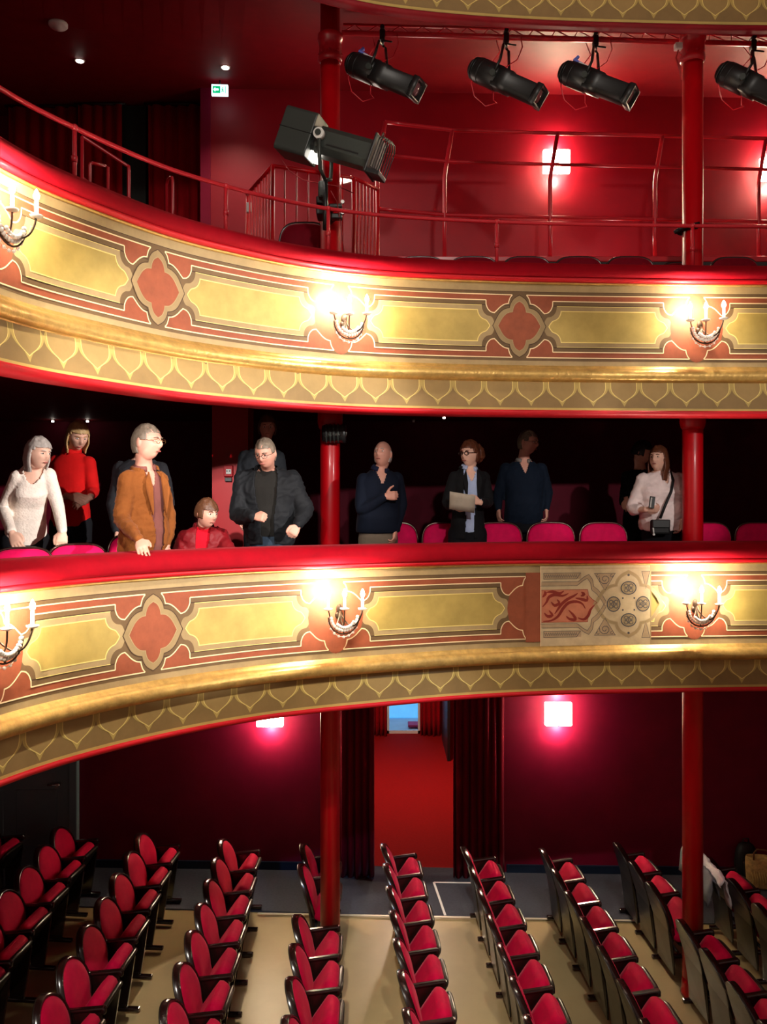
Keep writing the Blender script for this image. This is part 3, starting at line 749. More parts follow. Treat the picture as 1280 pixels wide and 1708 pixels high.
for k, (px, Y) in enumerate([(702, 8.1), (791, 8.1), (880, 8.1), (967, 8.1), (1053, 8.1), (1140, 8.3), (1228, 8.12), (508, 7.95), (112, 6.75)]):
    q = P(px, 0, Y); fl = F2; lab = 'dark red chair top over middle balcony rail, %s from left of the line' % ords[k]
    if px == 1140: lab = 'top of a dark red chair behind the right red column on the middle balcony'
    if px == 508: lab = 'dark red chair beside the left column, below the followspot'
    if px == 112: lab = 'dark red chair by the leftmost post of the pipe railing'
    if not used: o = c2; o.location = (q.x, Y, fl); o['label'] = lab; used = True
    else: o = dup(c2, (q.x, Y, fl), 0, lab)
    o['group'] = 'dark red chairs of the middle balcony'
    zt = {508: 1.34, 112: 1.08}.get(px, 1.045)
    o.scale = (1.05, 1, zt); 
    if px == 112: o.rotation_euler = (0, 0, math.radians(35))

# ---------------------------------------------------------------- lamps
def wall_lamp(px, py, Y, label, group):
    c = P(px, py, Y); t = thing('wall_lamp', label, 'wall lamp', c, 0, group)
    mb = MB(); mb.box((0, .035, 0), (.22, .02, .2), bevel=.004); mb.obj('back_plate', M_white, t)
    for s in (-1, 1):
        mb = MB(); mb.box((s*.083, -.02, 0), (.158, .07, .28), bevel=.012); mb.obj('glass_shade', M_lamp, t)
    mb = MB(); mb.box((0, -.02, 0), (.006, .074, .285)); mb.obj('seam', M_chrome, t)
    L = bpy.data.lights.new('lamp_light', 'AREA'); L.shape = 'RECTANGLE'; L.size = .3; L.size_y = .26; L.energy = 24; L.color = (1, .86, .66)
    l = bpy.data.objects.new('wall_lamp_light', L); COL.objects.link(l); l.location = c+Vector((0, -.07, 0)); l.rotation_euler = (PI/2, 0, 0); 
    L2 = bpy.data.lights.new('lamp_light2', 'POINT'); L2.energy = 8; L2.color = (1, .84, .62); L2.shadow_soft_size = .05
    for dz in (.19, -.19):
        l2 = bpy.data.objects.new('wall_lamp_light', L2); COL.objects.link(l2); l2.location = c+Vector((0, -.03, dz))
    return t
g = 'square white wall lamps'
wall_lamp(451, 1192, wallY(-1.4)-.06, 'square white wall lamp half hidden under the balcony edge, left of the left column', g)
wall_lamp(931, 1190, wallY(2.1)-.06, 'square white wall lamp on the ground floor wall right of the doorway', g)
wall_lamp(928, 271, wall2Y(2.1)-.06, 'square white wall lamp high on the middle balcony wall behind the pipe barrier', g)
wall_lamp(1289, 284, wall2Y(4.85)-.06, 'square white wall lamp cut by the right edge of the photo', g)

def sconce(path, u, zb, label, power, lit=(1, 1, 1)):
    base = path.at(u, 0, zb); a = path.ang(u)
    t = thing('candle_sconce', label, 'wall sconce', base, a, 'crystal candle sconces')
    # local: x along the wall, y into the wall (-y outwards)
    mb = MB(); mb.lathe([(.03, 0), (.034, .004), (.03, .012), (.012, .018)], (0, -.012, .0), (0, -1, 0), seg=16); mb.ell((0, -.02, .045), (.024, .012, .04)); mb.obj('wall_plate', mat('dark_bronze', (60, 46, 34), .4, metal=.8), t)
    mb = MB()
    def arm(x0, x1, y1): return [Vector((x0+(x1-x0)*k/12, -.02-(y1-.02)*min(1, k/7)*.0-.02-(y1-.04)*math.sin(PI/2*k/12), .03-.115*math.sin(PI*k/12)**.8*(1 if 1 else 0)+.03*(k/12))) for k in range(13)]
    c = [(-.125, .125), (.0, .14), (.122, .2)]
    tips = []
    for x1, y1 in c:
        q = arm(0, x1, y1); mb.tube(q, .006, 6); tips.append(q[-1])
    ring = [Vector((.124*math.cos(PI+PI*k/16), -.13, .0+.13*math.sin(PI+PI*k/16))) for k in range(17)]
    mb.tube(ring, .006, 6); mb.tube([Vector((0, -.02, 0)), Vector((0, -.13, -.13))], .006, 6)
    mb.obj('arm', mat('dark_bronze', (60, 46, 34)), t)
    # crystal beads strung below the arms
    for nb_, R_, yy, zz, rb, rng in ((15, (.106, .108), -.135, .005, .014, range(15)), (15, (.078, .08), -.15, 0, .013, range(3, 13)), (9, (.118, .135), -.12, -.02, .011, range(9))):
        mb = MB(); q = [Vector((R_[0]*math.cos(PI+PI*(k+.5)/nb_), yy, zz+R_[1]*math.sin(PI+PI*(k+.5)/nb_))) for k in rng]
        mb.tube(q, .003, 6)
        for v in q: mb.ell(v, rb, u=8, v=6)
        mb.obj('bead_string', M_crys, t)
    for q in tips:
        mb = MB(); mb.lathe([(.006, -.012), (.03, -.004), (.037, .006), (.034, .008), (.012, .002)], q, seg=16); mb.obj('drip_dish', M_crys, t)
    for i, q in enumerate(tips):
        mb = MB(); mb.cyl(q, q+Vector((0, 0, .085)), .0105, seg=12); mb.obj('candle', M_candle, t)
        mb = MB(); mb.lathe([(.004, .086), (.015, .10), (.017, .115), (.011, .135), (.002, .152)], q, seg=12); o = mb.obj('flame_bulb', M_bulb, t)
        w = t.matrix_basis@(q+Vector((0, -.0, .118)))
        if power*lit[i] > 0:
            L = bpy.data.lights.new('candle_light', 'POINT'); L.energy = power*lit[i]; L.color = (1, .91, .76); L.shadow_soft_size = .02
            l = bpy.data.objects.new('candle_light', L); COL.objects.link(l); l.location = w
    return t
W = 20.0
# (centre px, bowl y)
for path, px, py, Zt, lab, lit in ((T2P, 572, 538, 2, 'crystal candle sconce glaring on the middle balcony front by the left column', (3., 1.6, 2.4)),
                              (T2P, 1166, 548, 2, 'crystal candle sconce on the middle balcony front below the right column', (3.0, .5, .2)),
                              (T2P, -16, 362, 2, 'crystal candle sconce on the middle balcony front cut by the left edge of the photo', (1.2, 1.6, 2.4)),
                              (T1P, 565, 1028, 1, 'crystal candle sconce on the lower balcony front below the left column', (3.2, .5, .2)),
                              (T1P, 1160, 1018, 1, 'crystal candle sconce on the lower balcony right of the uncovered decoration', (2.8, 1.3, 2.0)),
                              (T1P, -20, 1070, 1, 'crystal candle sconce on the lower balcony front cut by the left edge of the photo', (1, 1.4, 2.2))):
    u = path.u_at_px(px); y = path.raw(u).y-.1
    sconce(path, u, CZ-(py-HY)*y/F, lab, W, lit)
# ---------------------------------------------------------------- pipe handrail on the middle balcony rim
t = thing('handrail', 'thin red pipe handrail running above the velvet rail of the middle balcony', 'handrail', (0, 0, 0))
U = [T2P.u0+.1+(T2P.u1-T2P.u0-.2)*k/90 for k in range(91)]
mb = MB(); mb.tube([T2P.at(u, -.14, 6.88) for u in U], .017, 8); mb.obj('rail', M_pipe, t)
for px in (131, 380, 549, 830, 1157):
    u = T2P.u_at_px(px); q = T2P.at(u, -.14, 6.88)
    u += (px-(CX+q.x*F/q.y))/F*q.y*.9; q = T2P.at(u, -.14, 6.88)
    mb = MB(); mb.cyl((q.x, q.y, 6.47), q, .015, seg=10); mb.ell(q, (.024, .024, .024), u=10, v=8); mb.cyl((q.x, q.y, 6.66), (q.x, q.y, 6.70), .02, seg=10); mb.obj('post', M_pipe, t)

# raised platform with pipe barrier
PX = P(617, 0, 8.75).x
mb = MB(); mb.box(((PX+7.9)/2, 9.5, (5.9+7.02)/2), (7.9-PX, 1.5, 1.12)); struct(mb, 'floor_platform', M_bcarp)
mb = MB(); mb.box(((PX+7.9)/2, 8.79, 7.05), (7.9-PX+.06, .1, .06), bevel=.01); mb.box(((PX+7.9)/2, 9.5, 7.05), (7.9-PX, 1.42, .05)); struct(mb, 'floor_platform_edge', M_pipe)
t = thing('pipe_barrier', 'red pipe barrier with leaning posts on the raised platform of the middle balcony', 'railing', (0, 0, 0))
def by(px): return 8.47+.2*min(1, max(0, (px-628)/120))+.2*max(0, (px-750)/530)
pxs = [630, 742, 918, 1093, 1266, 1440]
zt, zm, zl = 8.42, 8.09, 7.53
def bp(px, z):
    Y = by(px)+.15; lean = .0 if z < 7.95 else (z-7.95)*.17
    return Vector(((px-CX)*Y/F+lean, Y, z))
for z, rr in ((zt, .021), (zm, .019), (zl, .019)):
    mb = MB(); mb.tube([bp(p, z) for p in (630, 660, 700, 742, 830, 918, 1005, 1093, 1180, 1266, 1440)], rr, 8); mb.obj('rail', M_pipe, t)
for px in pxs:
    mb = MB(); mb.tube([bp(px, 7.05), bp(px, 7.5), bp(px, 7.92), bp(px, 8.0), bp(px, zt)], .022, 8); mb.obj('post', M_pipe, t)

# stair enclosure with vertical bars
t = thing('stair_balustrade', 'red balustrade with vertical bars around the stairwell behind the followspot', 'railing', (0, 0, 0))
z0, z1 = 6.3, 7.72
cn = [P(412, 0, 8.75), P(455, 0, 8.0), P(590, 0, 8.3), P(630, 0, 8.6)]
cn = [Vector((c.x, c.y, 0)) for c in cn]
up = Vector((0, 0, 1))
mb = MB(); mb.tube([cn[0]+up*z1, cn[1]+up*z1], .02, 8); mb.obj('top_rail', M_col, t)
mb = MB(); mb.tube([cn[1]+up*z1, cn[2]+up*z1], .02, 8); mb.obj('top_rail', M_col, t)
mb = MB(); mb.tube([cn[2]+up*z1, cn[3]+up*z1], .02, 8); mb.obj('top_rail', M_col, t)
for a, b, n in ((0, 1, 9), (1, 2, 7), (2, 3, 7)):
    for k in range(n+1):
        q = cn[a].lerp(cn[b], k/n); r = .02 if k in (0, n) else .0085
        if a > 0 and k == 0: continue
        mb = MB(); mb.cyl(q+up*F2, q+up*z1, r, seg=8); mb.obj('corner_post' if r > .01 else 'bar', M_col, t)
mb = MB(); q = cn[0]+up*(z1-.1); mb.box(q+Vector((.03, -.04, -.05)), (.05, .05, .1), bevel=.004); mb.obj('junction_box', M_white, t)

# short aisle rails on the left
def piperail(label, polys, r=.014, ends=None):
    t = thing('aisle_handrail', label, 'handrail', (polys[0][0].x, polys[0][0].y, F2))
    for q in polys:
        mb = MB(); mb.tube(q, r, 8); mb.obj('rail', M_pipe, t, world=True)
Y = 6.9
piperail('diagonal red pipe handrail coming down behind the leftmost rail post', [[P(137, 228, Y-.4), P(210, 275, Y), P(215, 278, Y), P(215, 284, Y), Vector((P(215, 0, Y).x, Y, F2))], [Vector((P(137, 0, Y-.4).x, Y-.4, F2)), P(137, 228, Y-.4)]])
piperail('low red pipe hoop left of the dark pillar on the middle balcony', [[Vector((P(150, 0, 7.1).x, 7.1, F2)), P(150, 276, 7.1), P(151, 273, 7.1), P(155, 272, 7.1), P(176, 277, 7.3), P(180, 279, 7.3), Vector((P(181, 0, 7.3).x, 7.3, F2))], [P(135, 295, 7.0), P(154, 310, 7.08), P(176, 329, 7.2)]])
piperail('narrow red pipe hoop right of the dark pillar on the middle balcony', [[Vector((P(278, 0, 7.6).x, 7.6, F2)), P(278, 308, 7.6), P(280, 300, 7.55), P(284, 296, 7.5), P(287, 296, 7.45), P(288, 300, 7.45), Vector((P(288, 0, 7.45).x, 7.45, F2))]], .013)

# curtains and dark pillar in the left recess
def cz(px, Y): return P(px, 0, Y).x
curtain('curtain', 'dark red curtain at the far left of the middle balcony', cz(14, 10.6), cz(128, 10.6), 10.6, F2+.01, 9.5, M_curtr, 5, .035)
curtain('curtain', 'red curtain just left of the dark pillar on the middle balcony', cz(130, 10.5), cz(203, 10.5), 10.5, F2+.01, 9.48, M_curtr, 4, .035)
curtain('curtain', 'red curtain between the dark pillar and the lit red wall', cz(247, 10.5), cz(347, 10.5), 10.5, F2+.01, 9.48, M_curtr, 5, .035)
mb = MB(); mb.box(((cz(205, 10.7)+cz(245, 10.7))/2, 10.75, 7.7), (cz(245, 10.7)-cz(205, 10.7), .2, 3.7)); struct(mb, 'wall_dark_pillar', mat('pillar_green', (34, 40, 36), .6, var=.1))

# exit sign
Y = 9.75; c = P(367, 151, Y)
t = thing('exit_sign', 'small glowing green and white exit sign hanging from the ceiling', 'exit sign', c, .05)
mb = MB(); mb.box((0, 0, 0), (.19, .04, .125), bevel=.004); mb.obj('lit_panel', mat('sign_white', (225, 250, 250), .4, var=0, emit=1.1, ecol=(205, 245, 250)), t)
G = mat('sign_green', (0, 150, 100), .4, var=0, emit=.5, ecol=(0, 190, 120))
mb = MB(); mb.box((-.036, -.0215, 0), (.088, .003, .08)); mb.obj('green_field', G, t)
mb = MB(); s_ = M_white
WH = mat('sign_white', (225, 250, 250))
mb = MB(); mb.prism([(x, -.0255, z) for x, z in ((-.074, 0), (-.05, .026), (-.05, .01), (-.012, .01), (-.012, -.01), (-.05, -.01), (-.05, -.026))], (0, .002, 0)); mb.obj('arrow', WH, t)
mb = MB(); mb.box((.066, -.0215, 0), (.008, .003, .08)); mb.obj('doorway_mark', G, t)
mb = MB(); mb.ell((.036, -.022, .026), (.007, .002, .007)); mb.prism([(x, -.0235, z) for x, z in ((.03, .016), (.044, .012), (.040, -.006), (.05, -.02), (.045, -.034), (.034, -.014), (.024, -.03), (.016, -.028), (.029, -.006), (.028, .004), (.018, 0), (.018, .006))], (0, .003, 0)); mb.obj('running_figure', G, t)
mb = MB(); mb.cyl((0, 0, .06), (0, 0, .14), .008); mb.obj('bracket', M_black, t)

def on_ceiling(px, py):
    # ray from camera to the sloped ceiling
    k = (HY-py)/F; Y = (9.02-.155*7.2-CZ)/(k-.155); q = P(px, py, Y); return q
for px, py, lb in ((133, 100, 'small recessed ceiling downlight at the upper left'), (376, 111, 'small recessed ceiling downlight above the exit sign')):
    q = on_ceiling(px, py); t = thing('downlight', lb, 'ceiling light', q)
    mb = MB(); mb.lathe([(.055, .01), (.055, -.012), (.04, -.014), (.036, .005)], (0, 0, 0), seg=20); mb.obj('trim_ring', M_white, t)
    mb = MB(); mb.cyl((0, 0, .0), (0, 0, -.018), .036, seg=16); mb.obj('lens', M_spot, t)
    L = bpy.data.lights.new('downlight_beam', 'SPOT'); L.energy = 40; L.spot_size = 2.0; L.spot_blend = .8; L.color = (1, .85, .7); L.shadow_soft_size = .03; l = bpy.data.objects.new('downlight_beam', L); COL.objects.link(l); l.location = q-Vector((0, 0, .04))
q = on_ceiling(97, 39); t = thing('smoke_detector', 'round white smoke detector on the ceiling at the upper left', 'smoke detector', q)
mb = MB(); mb.lathe([(.09, .0), (.09, -.025), (.075, -.04), (.04, -.045), (.035, -.06), (.001, -.062)], (0, 0, 0), seg=24); mb.obj('body', M_white, t)
for px, py, lb in ((741, 694, 'tiny ceiling downlight over the woman with glasses'), (690, 700, 'dim tiny ceiling downlight over the bald man'), (88, 708, 'tiny ceiling light left of the blonde woman in red'), (146, 705, 'tiny ceiling light above the blonde woman in red')):
    Y = (5.5-CZ)*F/(HY-py); Y = min(Y, 10.0); q = P(px, py, Y); q.z = 5.5
    t = thing('downlight', lb, 'ceiling light', q)
    mb = MB(); mb.cyl((0, 0, .0), (0, 0, -.03), .013, seg=12); mb.obj('lens', M_spot if px != 690 else M_white, t)
    mb = MB(); mb.lathe([(.03, 0), (.03, -.01), (.022, -.012)], (0, 0, 0), seg=16); mb.obj('trim_ring', M_chrome, t)

# ---------------------------------------------------------------- lighting bar and hanging spots
def barz(x): return P(577, 55, 7.7).lerp(P(1280, 78, 7.93), (x-P(577, 55, 7.7).x)/(P(1280, 78, 7.93).x-P(577, 55, 7.7).x))
t = thing('lighting_truss', 'red pipe lighting truss strung between the columns under the gallery', 'truss', (0, 0, 0))
xa, xb = P(560, 0, 7.75).x, 5.2
A0, B0 = barz(xa), barz(xb); B0.z = A0.z; A0 = Vector((xa, 7.66, A0.z))
b1 = barz(3.0); dv = Vector((0, .0, 0))
pA = Vector((xa+.06, 7.72, 8.83)); pB = Vector((5.2, 7.97, 8.82))
mb = MB(); mb.cyl(pA, pB, .025, seg=10); mb.obj('main_pipe', M_pipe, t)
o1 = Vector((0, .25, .22)); mb = MB(); mb.cyl(pA+o1, pB+o1, .014, seg=8); mb.obj('upper_chord', M_pipe, t)
o2 = Vector((0, -.02, .30)); mb = MB(); mb.cyl(pA+o2*.8, pB+o2*.8, .009, seg=8); mb.obj('front_chord', M_pipe, t)
n = 26
for k in range(n):
    a = pA.lerp(pB, k/n); b = pA.lerp(pB, (k+.5)/n); c = pA.lerp(pB, (k+1)/n)
    mb = MB(); mb.tube([a, b+o1, c], .006, 6); mb.obj('lattice', M_pipe, t)

def basis(d, upv=Vector((0, 0, 1))):
    d = d.normalized(); s_ = d.cross(upv).normalized(); u = s_.cross(d).normalized(); return d, s_, u
def profile_spot(tail, head, Yt, Yh, clampx, label, tape=False):
    a = P(tail[0], tail[1], Yt); b = P(head[0], head[1], Yh); d, s_, u = basis(b-a); L = (b-a).length
    cp = pA.lerp(pB, (clampx-pA.x)/(pB.x-pA.x))
    t = thing('stage_spotlight', label, 'stage spotlight', cp, 0, 'stage spotlights on the lighting truss')
    def ring(x, r, n=20, sq=0., off=0): 
        out = []
        for k in range(n):
            an = 2*PI*k/n+PI/n; c_, n_ = math.cos(an), math.sin(an)
            m_ = max(abs(c_), abs(n_)); f = 1+(1/m_-1)*sq
            out.append(a+d*x+s_*(c_*r*f)+u*(n_*r*f+off))
        return out
    mb = MB(); mb.loft([ring(0, .04), ring(.0, .07), ring(.05, .088), ring(.08, .106), ring(L*.40, .108), ring(L*.42, .095)])
    for k in range(5): mb.loft([ring(.03+.022*k, .096+.003*k), ring(.04+.022*k, .096+.003*k)])
    mb.obj('lamp_housing', M_black, t, world=True)
    mb = MB(); mb.loft([ring(L*.38, .098, sq=.5), ring(L*.56, .098, sq=.5), ring(L*.57, .086, sq=.5), ring(L-.06, .086, sq=.5)]); mb.obj('barrel', M_black, t, world=True)
    mb = MB()
    for sx in (-1, 1): mb.cyl(a+d*L*.5+s_*sx*.075+u*.04, a+d*(L-.05)+s_*sx*.075+u*.04, .006, seg=6)
    mb.obj('focus_rod', M_black, t, world=True)
    mb = MB(); mb.loft([ring(L-.06, .08, 4, .9), ring(L-.045, .088, 4, .95), ring(L, .088, 4, .95), ring(L, .07, 4, .9), ring(L-.04, .065, 4, .9)]); mb.obj('gel_frame', M_black, t, world=True)
    mb = MB(); mb.loft([ring(L-.035, .068), ring(L-.02, .05), ring(L-.012, .001)]); mb.obj('lens', mat('lens_dark', (120, 80, 84), .08, spec=.8, var=0), t, world=True)
    m = a+d*L*.38
    mb = MB()
    top = cp+Vector((0, 0, -.10))
    for sx in (-1, 1):
        mb.tube([m+s_*sx*.105, m+s_*sx*.115+u*.12, top+s_*sx*.07, top+s_*sx*.02], .013, 6)
    mb.obj('yoke', M_black, t, world=True)
    for sx in (-1, 1):
        mb = MB(); mb.cyl(m+s_*sx*.09, m+s_*sx*.135, .026, seg=14); mb.obj('tilt_knob', M_blk2, t, world=True)
    mb = MB(); mb.box(cp+Vector((0, 0, -.02)), (.05, .07, .10), bevel=.01); mb.cyl(cp+Vector((0, 0, .0)), top, .014, seg=8); mb.cyl(cp+Vector((0, 0, -.06)), cp+Vector((.09, -.03, -.09)), .008, seg=8); mb.cyl(cp+Vector((0,-.04,.05)), cp+Vector((0,.05,.05)), .02, seg=8); mb.obj('clamp', M_black, t, world=True)
    mb = MB(); q = m+u*.1
    mb.tube([cp+Vector((.05, 0, .03)), cp+Vector((.13, -.02, .0)), cp+Vector((.15, -.02, -.10)), cp+Vector((.10, -.02, -.22)), m+u*.08], .0045, 6); mb.obj('safety_cable', M_pipe, t, world=True)
    mb = MB(); e = a+Vector((.02, 0, -.02)); f_ = a+d*.3-u*.09
    mb.tube([a+u*.02, e+Vector((-.03, 0, -.12)), e+Vector((0, 0, -.24)), e+Vector((.1, 0, -.33)), e+Vector((.2, 0, -.30)), f_+Vector((.0, 0, -.1)), f_], .0045, 6); mb.obj('power_cable', M_pipe, t, world=True)
    mb = MB(); mb.tube([a+d*.16+u*.09, a+d*.18+u*.2, cp+Vector((-.09, 0, -.03))], .0045, 6); mb.obj('lead', M_pipe, t, world=True)
    if tape:
        mb = MB(); mb.box(a+d*.10+u*.105, (.09, .05, .02), rot=Matrix.Rotation(.5, 3, 'Y'), bevel=.004); mb.box(a+d*.07+u*.13, (.05, .04, .02), rot=Matrix.Rotation(-.7, 3, 'Y')); mb.obj('blue_ribbon', mat('ribbon_blue', (96, 110, 200), .5, var=0), t, world=True)
        mb = MB(); mb.box(a+d*.16+u*.1, (.09, .05, .012), rot=Matrix.Rotation(.42, 3, 'Y'), bevel=.003); mb.obj('white_label', M_white, t, world=True)
X = lambda px, Y: P(px, 0, Y).x
profile_spot((583, 104), (699, 151), 7.5, 7.2, X(638, 7.72), 'black stage spotlight with blue ribbon, nearest the left column', True)
profile_spot((788, 112), (903, 163), 7.5, 7.2, X(845, 7.77), 'black stage spotlight without ribbon, second from the left column')
profile_spot((938, 118), (1056, 163), 7.5, 7.2, X(994, 7.82), 'black stage spotlight with blue ribbon, just left of the right column', True)
profile_spot((1201, 118), (1316, 172), 7.5, 7.2, X(1256, 7.9), 'black stage spotlight cut by the right edge of the photo')

# cable clip on right column
t = thing('cable_clamp', 'small black clamp with loose rod on the right red column', 'clamp', P(1156, 378, 7.6))
mb = MB(); mb.lathe([(.098, -.02), (.103, -.02), (.103, .02), (.098, .02)], (0, .1, 0), seg=24); mb.obj('band', M_rubber, t)
mb = MB(); mb.tube([(-.16, -.02, -.055), (-.12, -.03, -.03), (-.02, -.03, 0.01), (.05, -.03, .025)], .011, 8); mb.cyl((-.17, -.02, -.06), (-.13, -.025, -.035), .018, seg=8); mb.obj('rod', M_rubber, t)
mb = MB(); mb.tube([(.0, -.01, -.01), (.012, -.01, -.15), (.008, -.005, -.42)], .005, 6); mb.obj('cord', M_cable, t)
t = thing('junction_box', 'pale switch box and cables beside the collar of the right red column', 'box', P(1132, 78, 7.7))
mb = MB(); mb.box((0, 0, 0), (.07, .06, .06), bevel=.008); mb.obj('housing', M_white, t)
mb = MB(); mb.tube([(0, 0, -.03), (-.02, 0, -.1), (.01, 0, -.2), (.03, 0, -.3)], .007, 6); mb.obj('cable', M_cable, t)

# ---------------------------------------------------------------- followspot
a = P(503, 228, 7.15); b = P(640, 267, 6.95); d, s_, u = basis(b-a)
t = thing('followspot', 'big grey followspot clamped to the left red column on the middle balcony', 'followspot', P(548, 340, 7.6))
def bx(x0, x1, h0, h1, w, lift=0, chamf=.3):
    out = []
    for x, h in ((x0, h0), (x1, h1)):
        r = []
        for sx, sy in ((1, 1-chamf), (1-chamf, 1), (-1+chamf, 1), (-1, 1-chamf), (-1, -1+chamf), (-1+chamf, -1), (1-chamf, -1), (1, -1+chamf)):
            r.append(a+d*x+s_*(sx*w)+u*(sy*h+lift))
        out.append(r)
    return out
mb = MB(); R = bx(-.15, .15, .185, .185, .14, 0, .12); mb.loft(R, smooth=False)
o = mb.obj('lamp_housing', M_blk2, t, world=True, bevel=.008)
mb = MB(); R = bx(-.152, .152, .19, .19, .145, 0, .12)
mb.loft([[p-u*.03+ (u*0) for p in bx(-.153, -.153, .003, .003, .145, .035)[0]], bx(.153, .153, .003, .003, .145, .005)[0]], smooth=False); mb.obj('housing_seam', M_black, t, world=True)
mb = MB(); mb.loft(bx(.19, .69, .115, .115, .115, 0, .42), smooth=False); mb.obj('barrel', M_blk2, t, world=True, bevel=.004)
mb = MB(); mb.loft(bx(.148, .19, .10, .10, .09, -.0), smooth=False); mb.obj('shutter_section', M_black, t, world=True)
mb = MB(); q = a+d*.172-u*.12; mb.loft([[q+d*x+s_*y*.9+u*z for x, y, z in ((-.02, .05, .05), (.035, .05, .05), (.035, -.05, .05), (-.02, -.05, .05))], [q+d*x+s_*y+u*z for x, y, z in ((-.045, .05, -.05), (.05, .05, -.05), (.05, -.05, -.05), (-.045, -.05, -.05))]], smooth=False); mb.obj('light_gap', mat('leak_glow', (255, 250, 240), .4, var=0, emit=5, ecol=(255, 246, 232)), t, world=True)
for sx in (1, -1):
    mb = MB(); mb.box(a+d*.45+s_*sx*.116-u*.04, (.3, .004, .012), rot=Matrix((d, s_, u)).transposed()); mb.obj('slot', M_black, t, world=True)
mb = MB(); mb.box(a+d*.70, (.022, .27, .32), rot=Matrix((d, s_, u)).transposed(), bevel=.006); mb.obj('front_plate', M_black, t, world=True)
for k in range(5):
    mb = MB(); x = .725+.022*k
    c = a+d*x+u*(.03-.006*k)
    pts = [c+s_*y*.10+u*z for y, z in ((-1, -.13), (-1, .10), (-.5, .14), (.5, .14), (1, .10), (1, -.13))]
    mb.tube(pts, .005, 6, closed=True); mb.obj('colour_frame', M_black, t, world=True)
mb = MB(); mb.box(a+d*.76-u*.135, (.12, .2, .035), rot=Matrix((d, s_, u)).transposed(), bevel=.004); mb.obj('frame_tray', M_black, t, world=True)
mb = MB(); mb.cyl(a+d*.70+u*.15, a+d*.70+u*.21, .012); mb.obj('release_lever', M_chrome, t, world=True)
piv = a+d*.225+u*.02
mb = MB()
for sx in (1, -1):
    f_ = -1 if (s_*sx).y < 0 else 1
    mb.tube([piv+s_*sx*.15, piv+s_*sx*.15-Vector((0, 0, .16)), piv+s_*sx*.13-Vector((0, 0, .28)), piv-Vector((0, 0, .33))], .018, 6)
mb.obj('yoke', M_blk2, t, world=True)
for sx in (1, -1):
    mb = MB(); mb.cyl(piv+s_*sx*.12, piv+s_*sx*.175, .045, seg=24); mb.obj('tilt_disc', M_white, t, world=True)
    mb = MB(); mb.cyl(piv+s_*sx*.17, piv+s_*sx*.19, .025, seg=16); mb.obj('tilt_bolt', M_blk2, t, world=True)
base = piv-Vector((0, 0, .33))
mb = MB(); mb.cyl(base, base-Vector((0, 0, .42)), .022, seg=12); mb.obj('spigot', M_black, t, world=True)
mb = MB(); q = P(538, 318, 7.3); mb.box(q, (.07, .1, .15), bevel=.02); mb.obj('handle_block', M_blk2, t, world=True)
for i, (px, py, sz) in enumerate(((538, 338, (.10, .16, .07)), (540, 358, (.12, .2, .06)), (560, 345, (.12, .08, .04)), (562, 362, (.1, .08, .05)))):
    mb = MB(); q = P(px, py, 7.5); mb.box(q, sz, bevel=.012)
    mb.cyl(q, Vector((CL.location.x, 7.66, q.z)), .02); mb.obj('column_bracket', M_black, t, world=True)
for px, py in ((572, 338), (572, 356), (534, 352)):
    mb = MB(); q = P(px, py, 7.44); mb.cyl(q, q+Vector((0, -.03, 0)), .016, seg=10); mb.obj('wing_bolt', M_chrome, t, world=True)
mb = MB(); mb.tube([P(466, 248, 7.2), P(468, 262, 7.2), P(482, 284, 7.2), P(505, 300, 7.25), P(530, 305, 7.3), P(562, 310, 7.35), P(590, 322, 7.4)], .0045, 6); mb.obj('power_cable', M_cable, t, world=True)
mb = MB(); mb.tube([P(552, 318, 7.3), P(562, 336, 7.35), P(568, 370, 7.5), P(572, 400, 7.6), P(576, 440, 7.6)], .0045, 6); mb.obj('signal_cable', M_cable, t, world=True)

# small drum spot on the left column, lower balcony
t = thing('drum_spotlight', 'small black drum spotlight on the left red column above the lower balcony', 'stage spotlight', P(558, 723, 7.56))
mb = MB(); mb.lathe([(.001, -.11), (.07, -.11), (.08, -.09), (.08, .06), (.086, .07), (.086, .1), (.06, .105), (.055, .07)], (0, 0, 0), (1, 0, 0), seg=20); mb.obj('housing', M_black, t)
for k in range(4):
    mb = MB(); mb.lathe([(.078, -.004), (.088, -.004), (.088, .004), (.078, .004)], (-.07+.035*k, 0, 0), (1, 0, 0), seg=20); mb.obj('cooling_fin', M_blk2, t)
mb = MB(); mb.tube([(-.02, .03, .0), (-.02, .1, .07), (.04, .14, .07)], .01, 6); mb.tube([(-.02, .03, 0), (-.02, .1, -.07), (.04, .14, -.07)], .01, 6); mb.obj('bracket', M_black, t)
mb = MB(); mb.tube([(.10, -.05, -.05), (.112, -.055, 0), (.10, -.05, .05)], .004, 6); mb.obj('lens_rim', M_chrome, t)

# things left on the ground floor
c = onfl(1269, 1480); 
t = thing('tote_bag', 'straw-coloured tote bag with leaf pattern on the grey carpet at the right edge', 'bag', c, -.2)
TB = mat('bag_straw', (206, 166, 98), .8, var=.35, nscale=22, bump=.4, bscale=40)
mb = MB()
def br(z, w, dd): return [Vector((w*math.cos(2*PI*k/20)*abs(math.cos(2*PI*k/20))**-.3 if abs(math.cos(2*PI*k/20)) > 1e-3 else 0, dd*math.sin(2*PI*k/20), z)) for k in range(20)]
mb.loft([br(0, .13, .06), br(.03, .155, .075), br(.2, .165, .08), br(.33, .17, .075), br(.36, .16, .07), br(.36, .15, .06), br(.25, .145, .05)]); mb.obj('body', TB, t)
mb = MB(); mb.tube([(-.09, -.07, .34), (-.085, -.06, .42), (-.05, -.05, .46), (.05, -.05, .46), (.085, -.06, .42), (.09, -.07, .34)], .009, 8); mb.obj('handle', mat('bag_handle', (120, 70, 40), .6), t)
mb = MB()
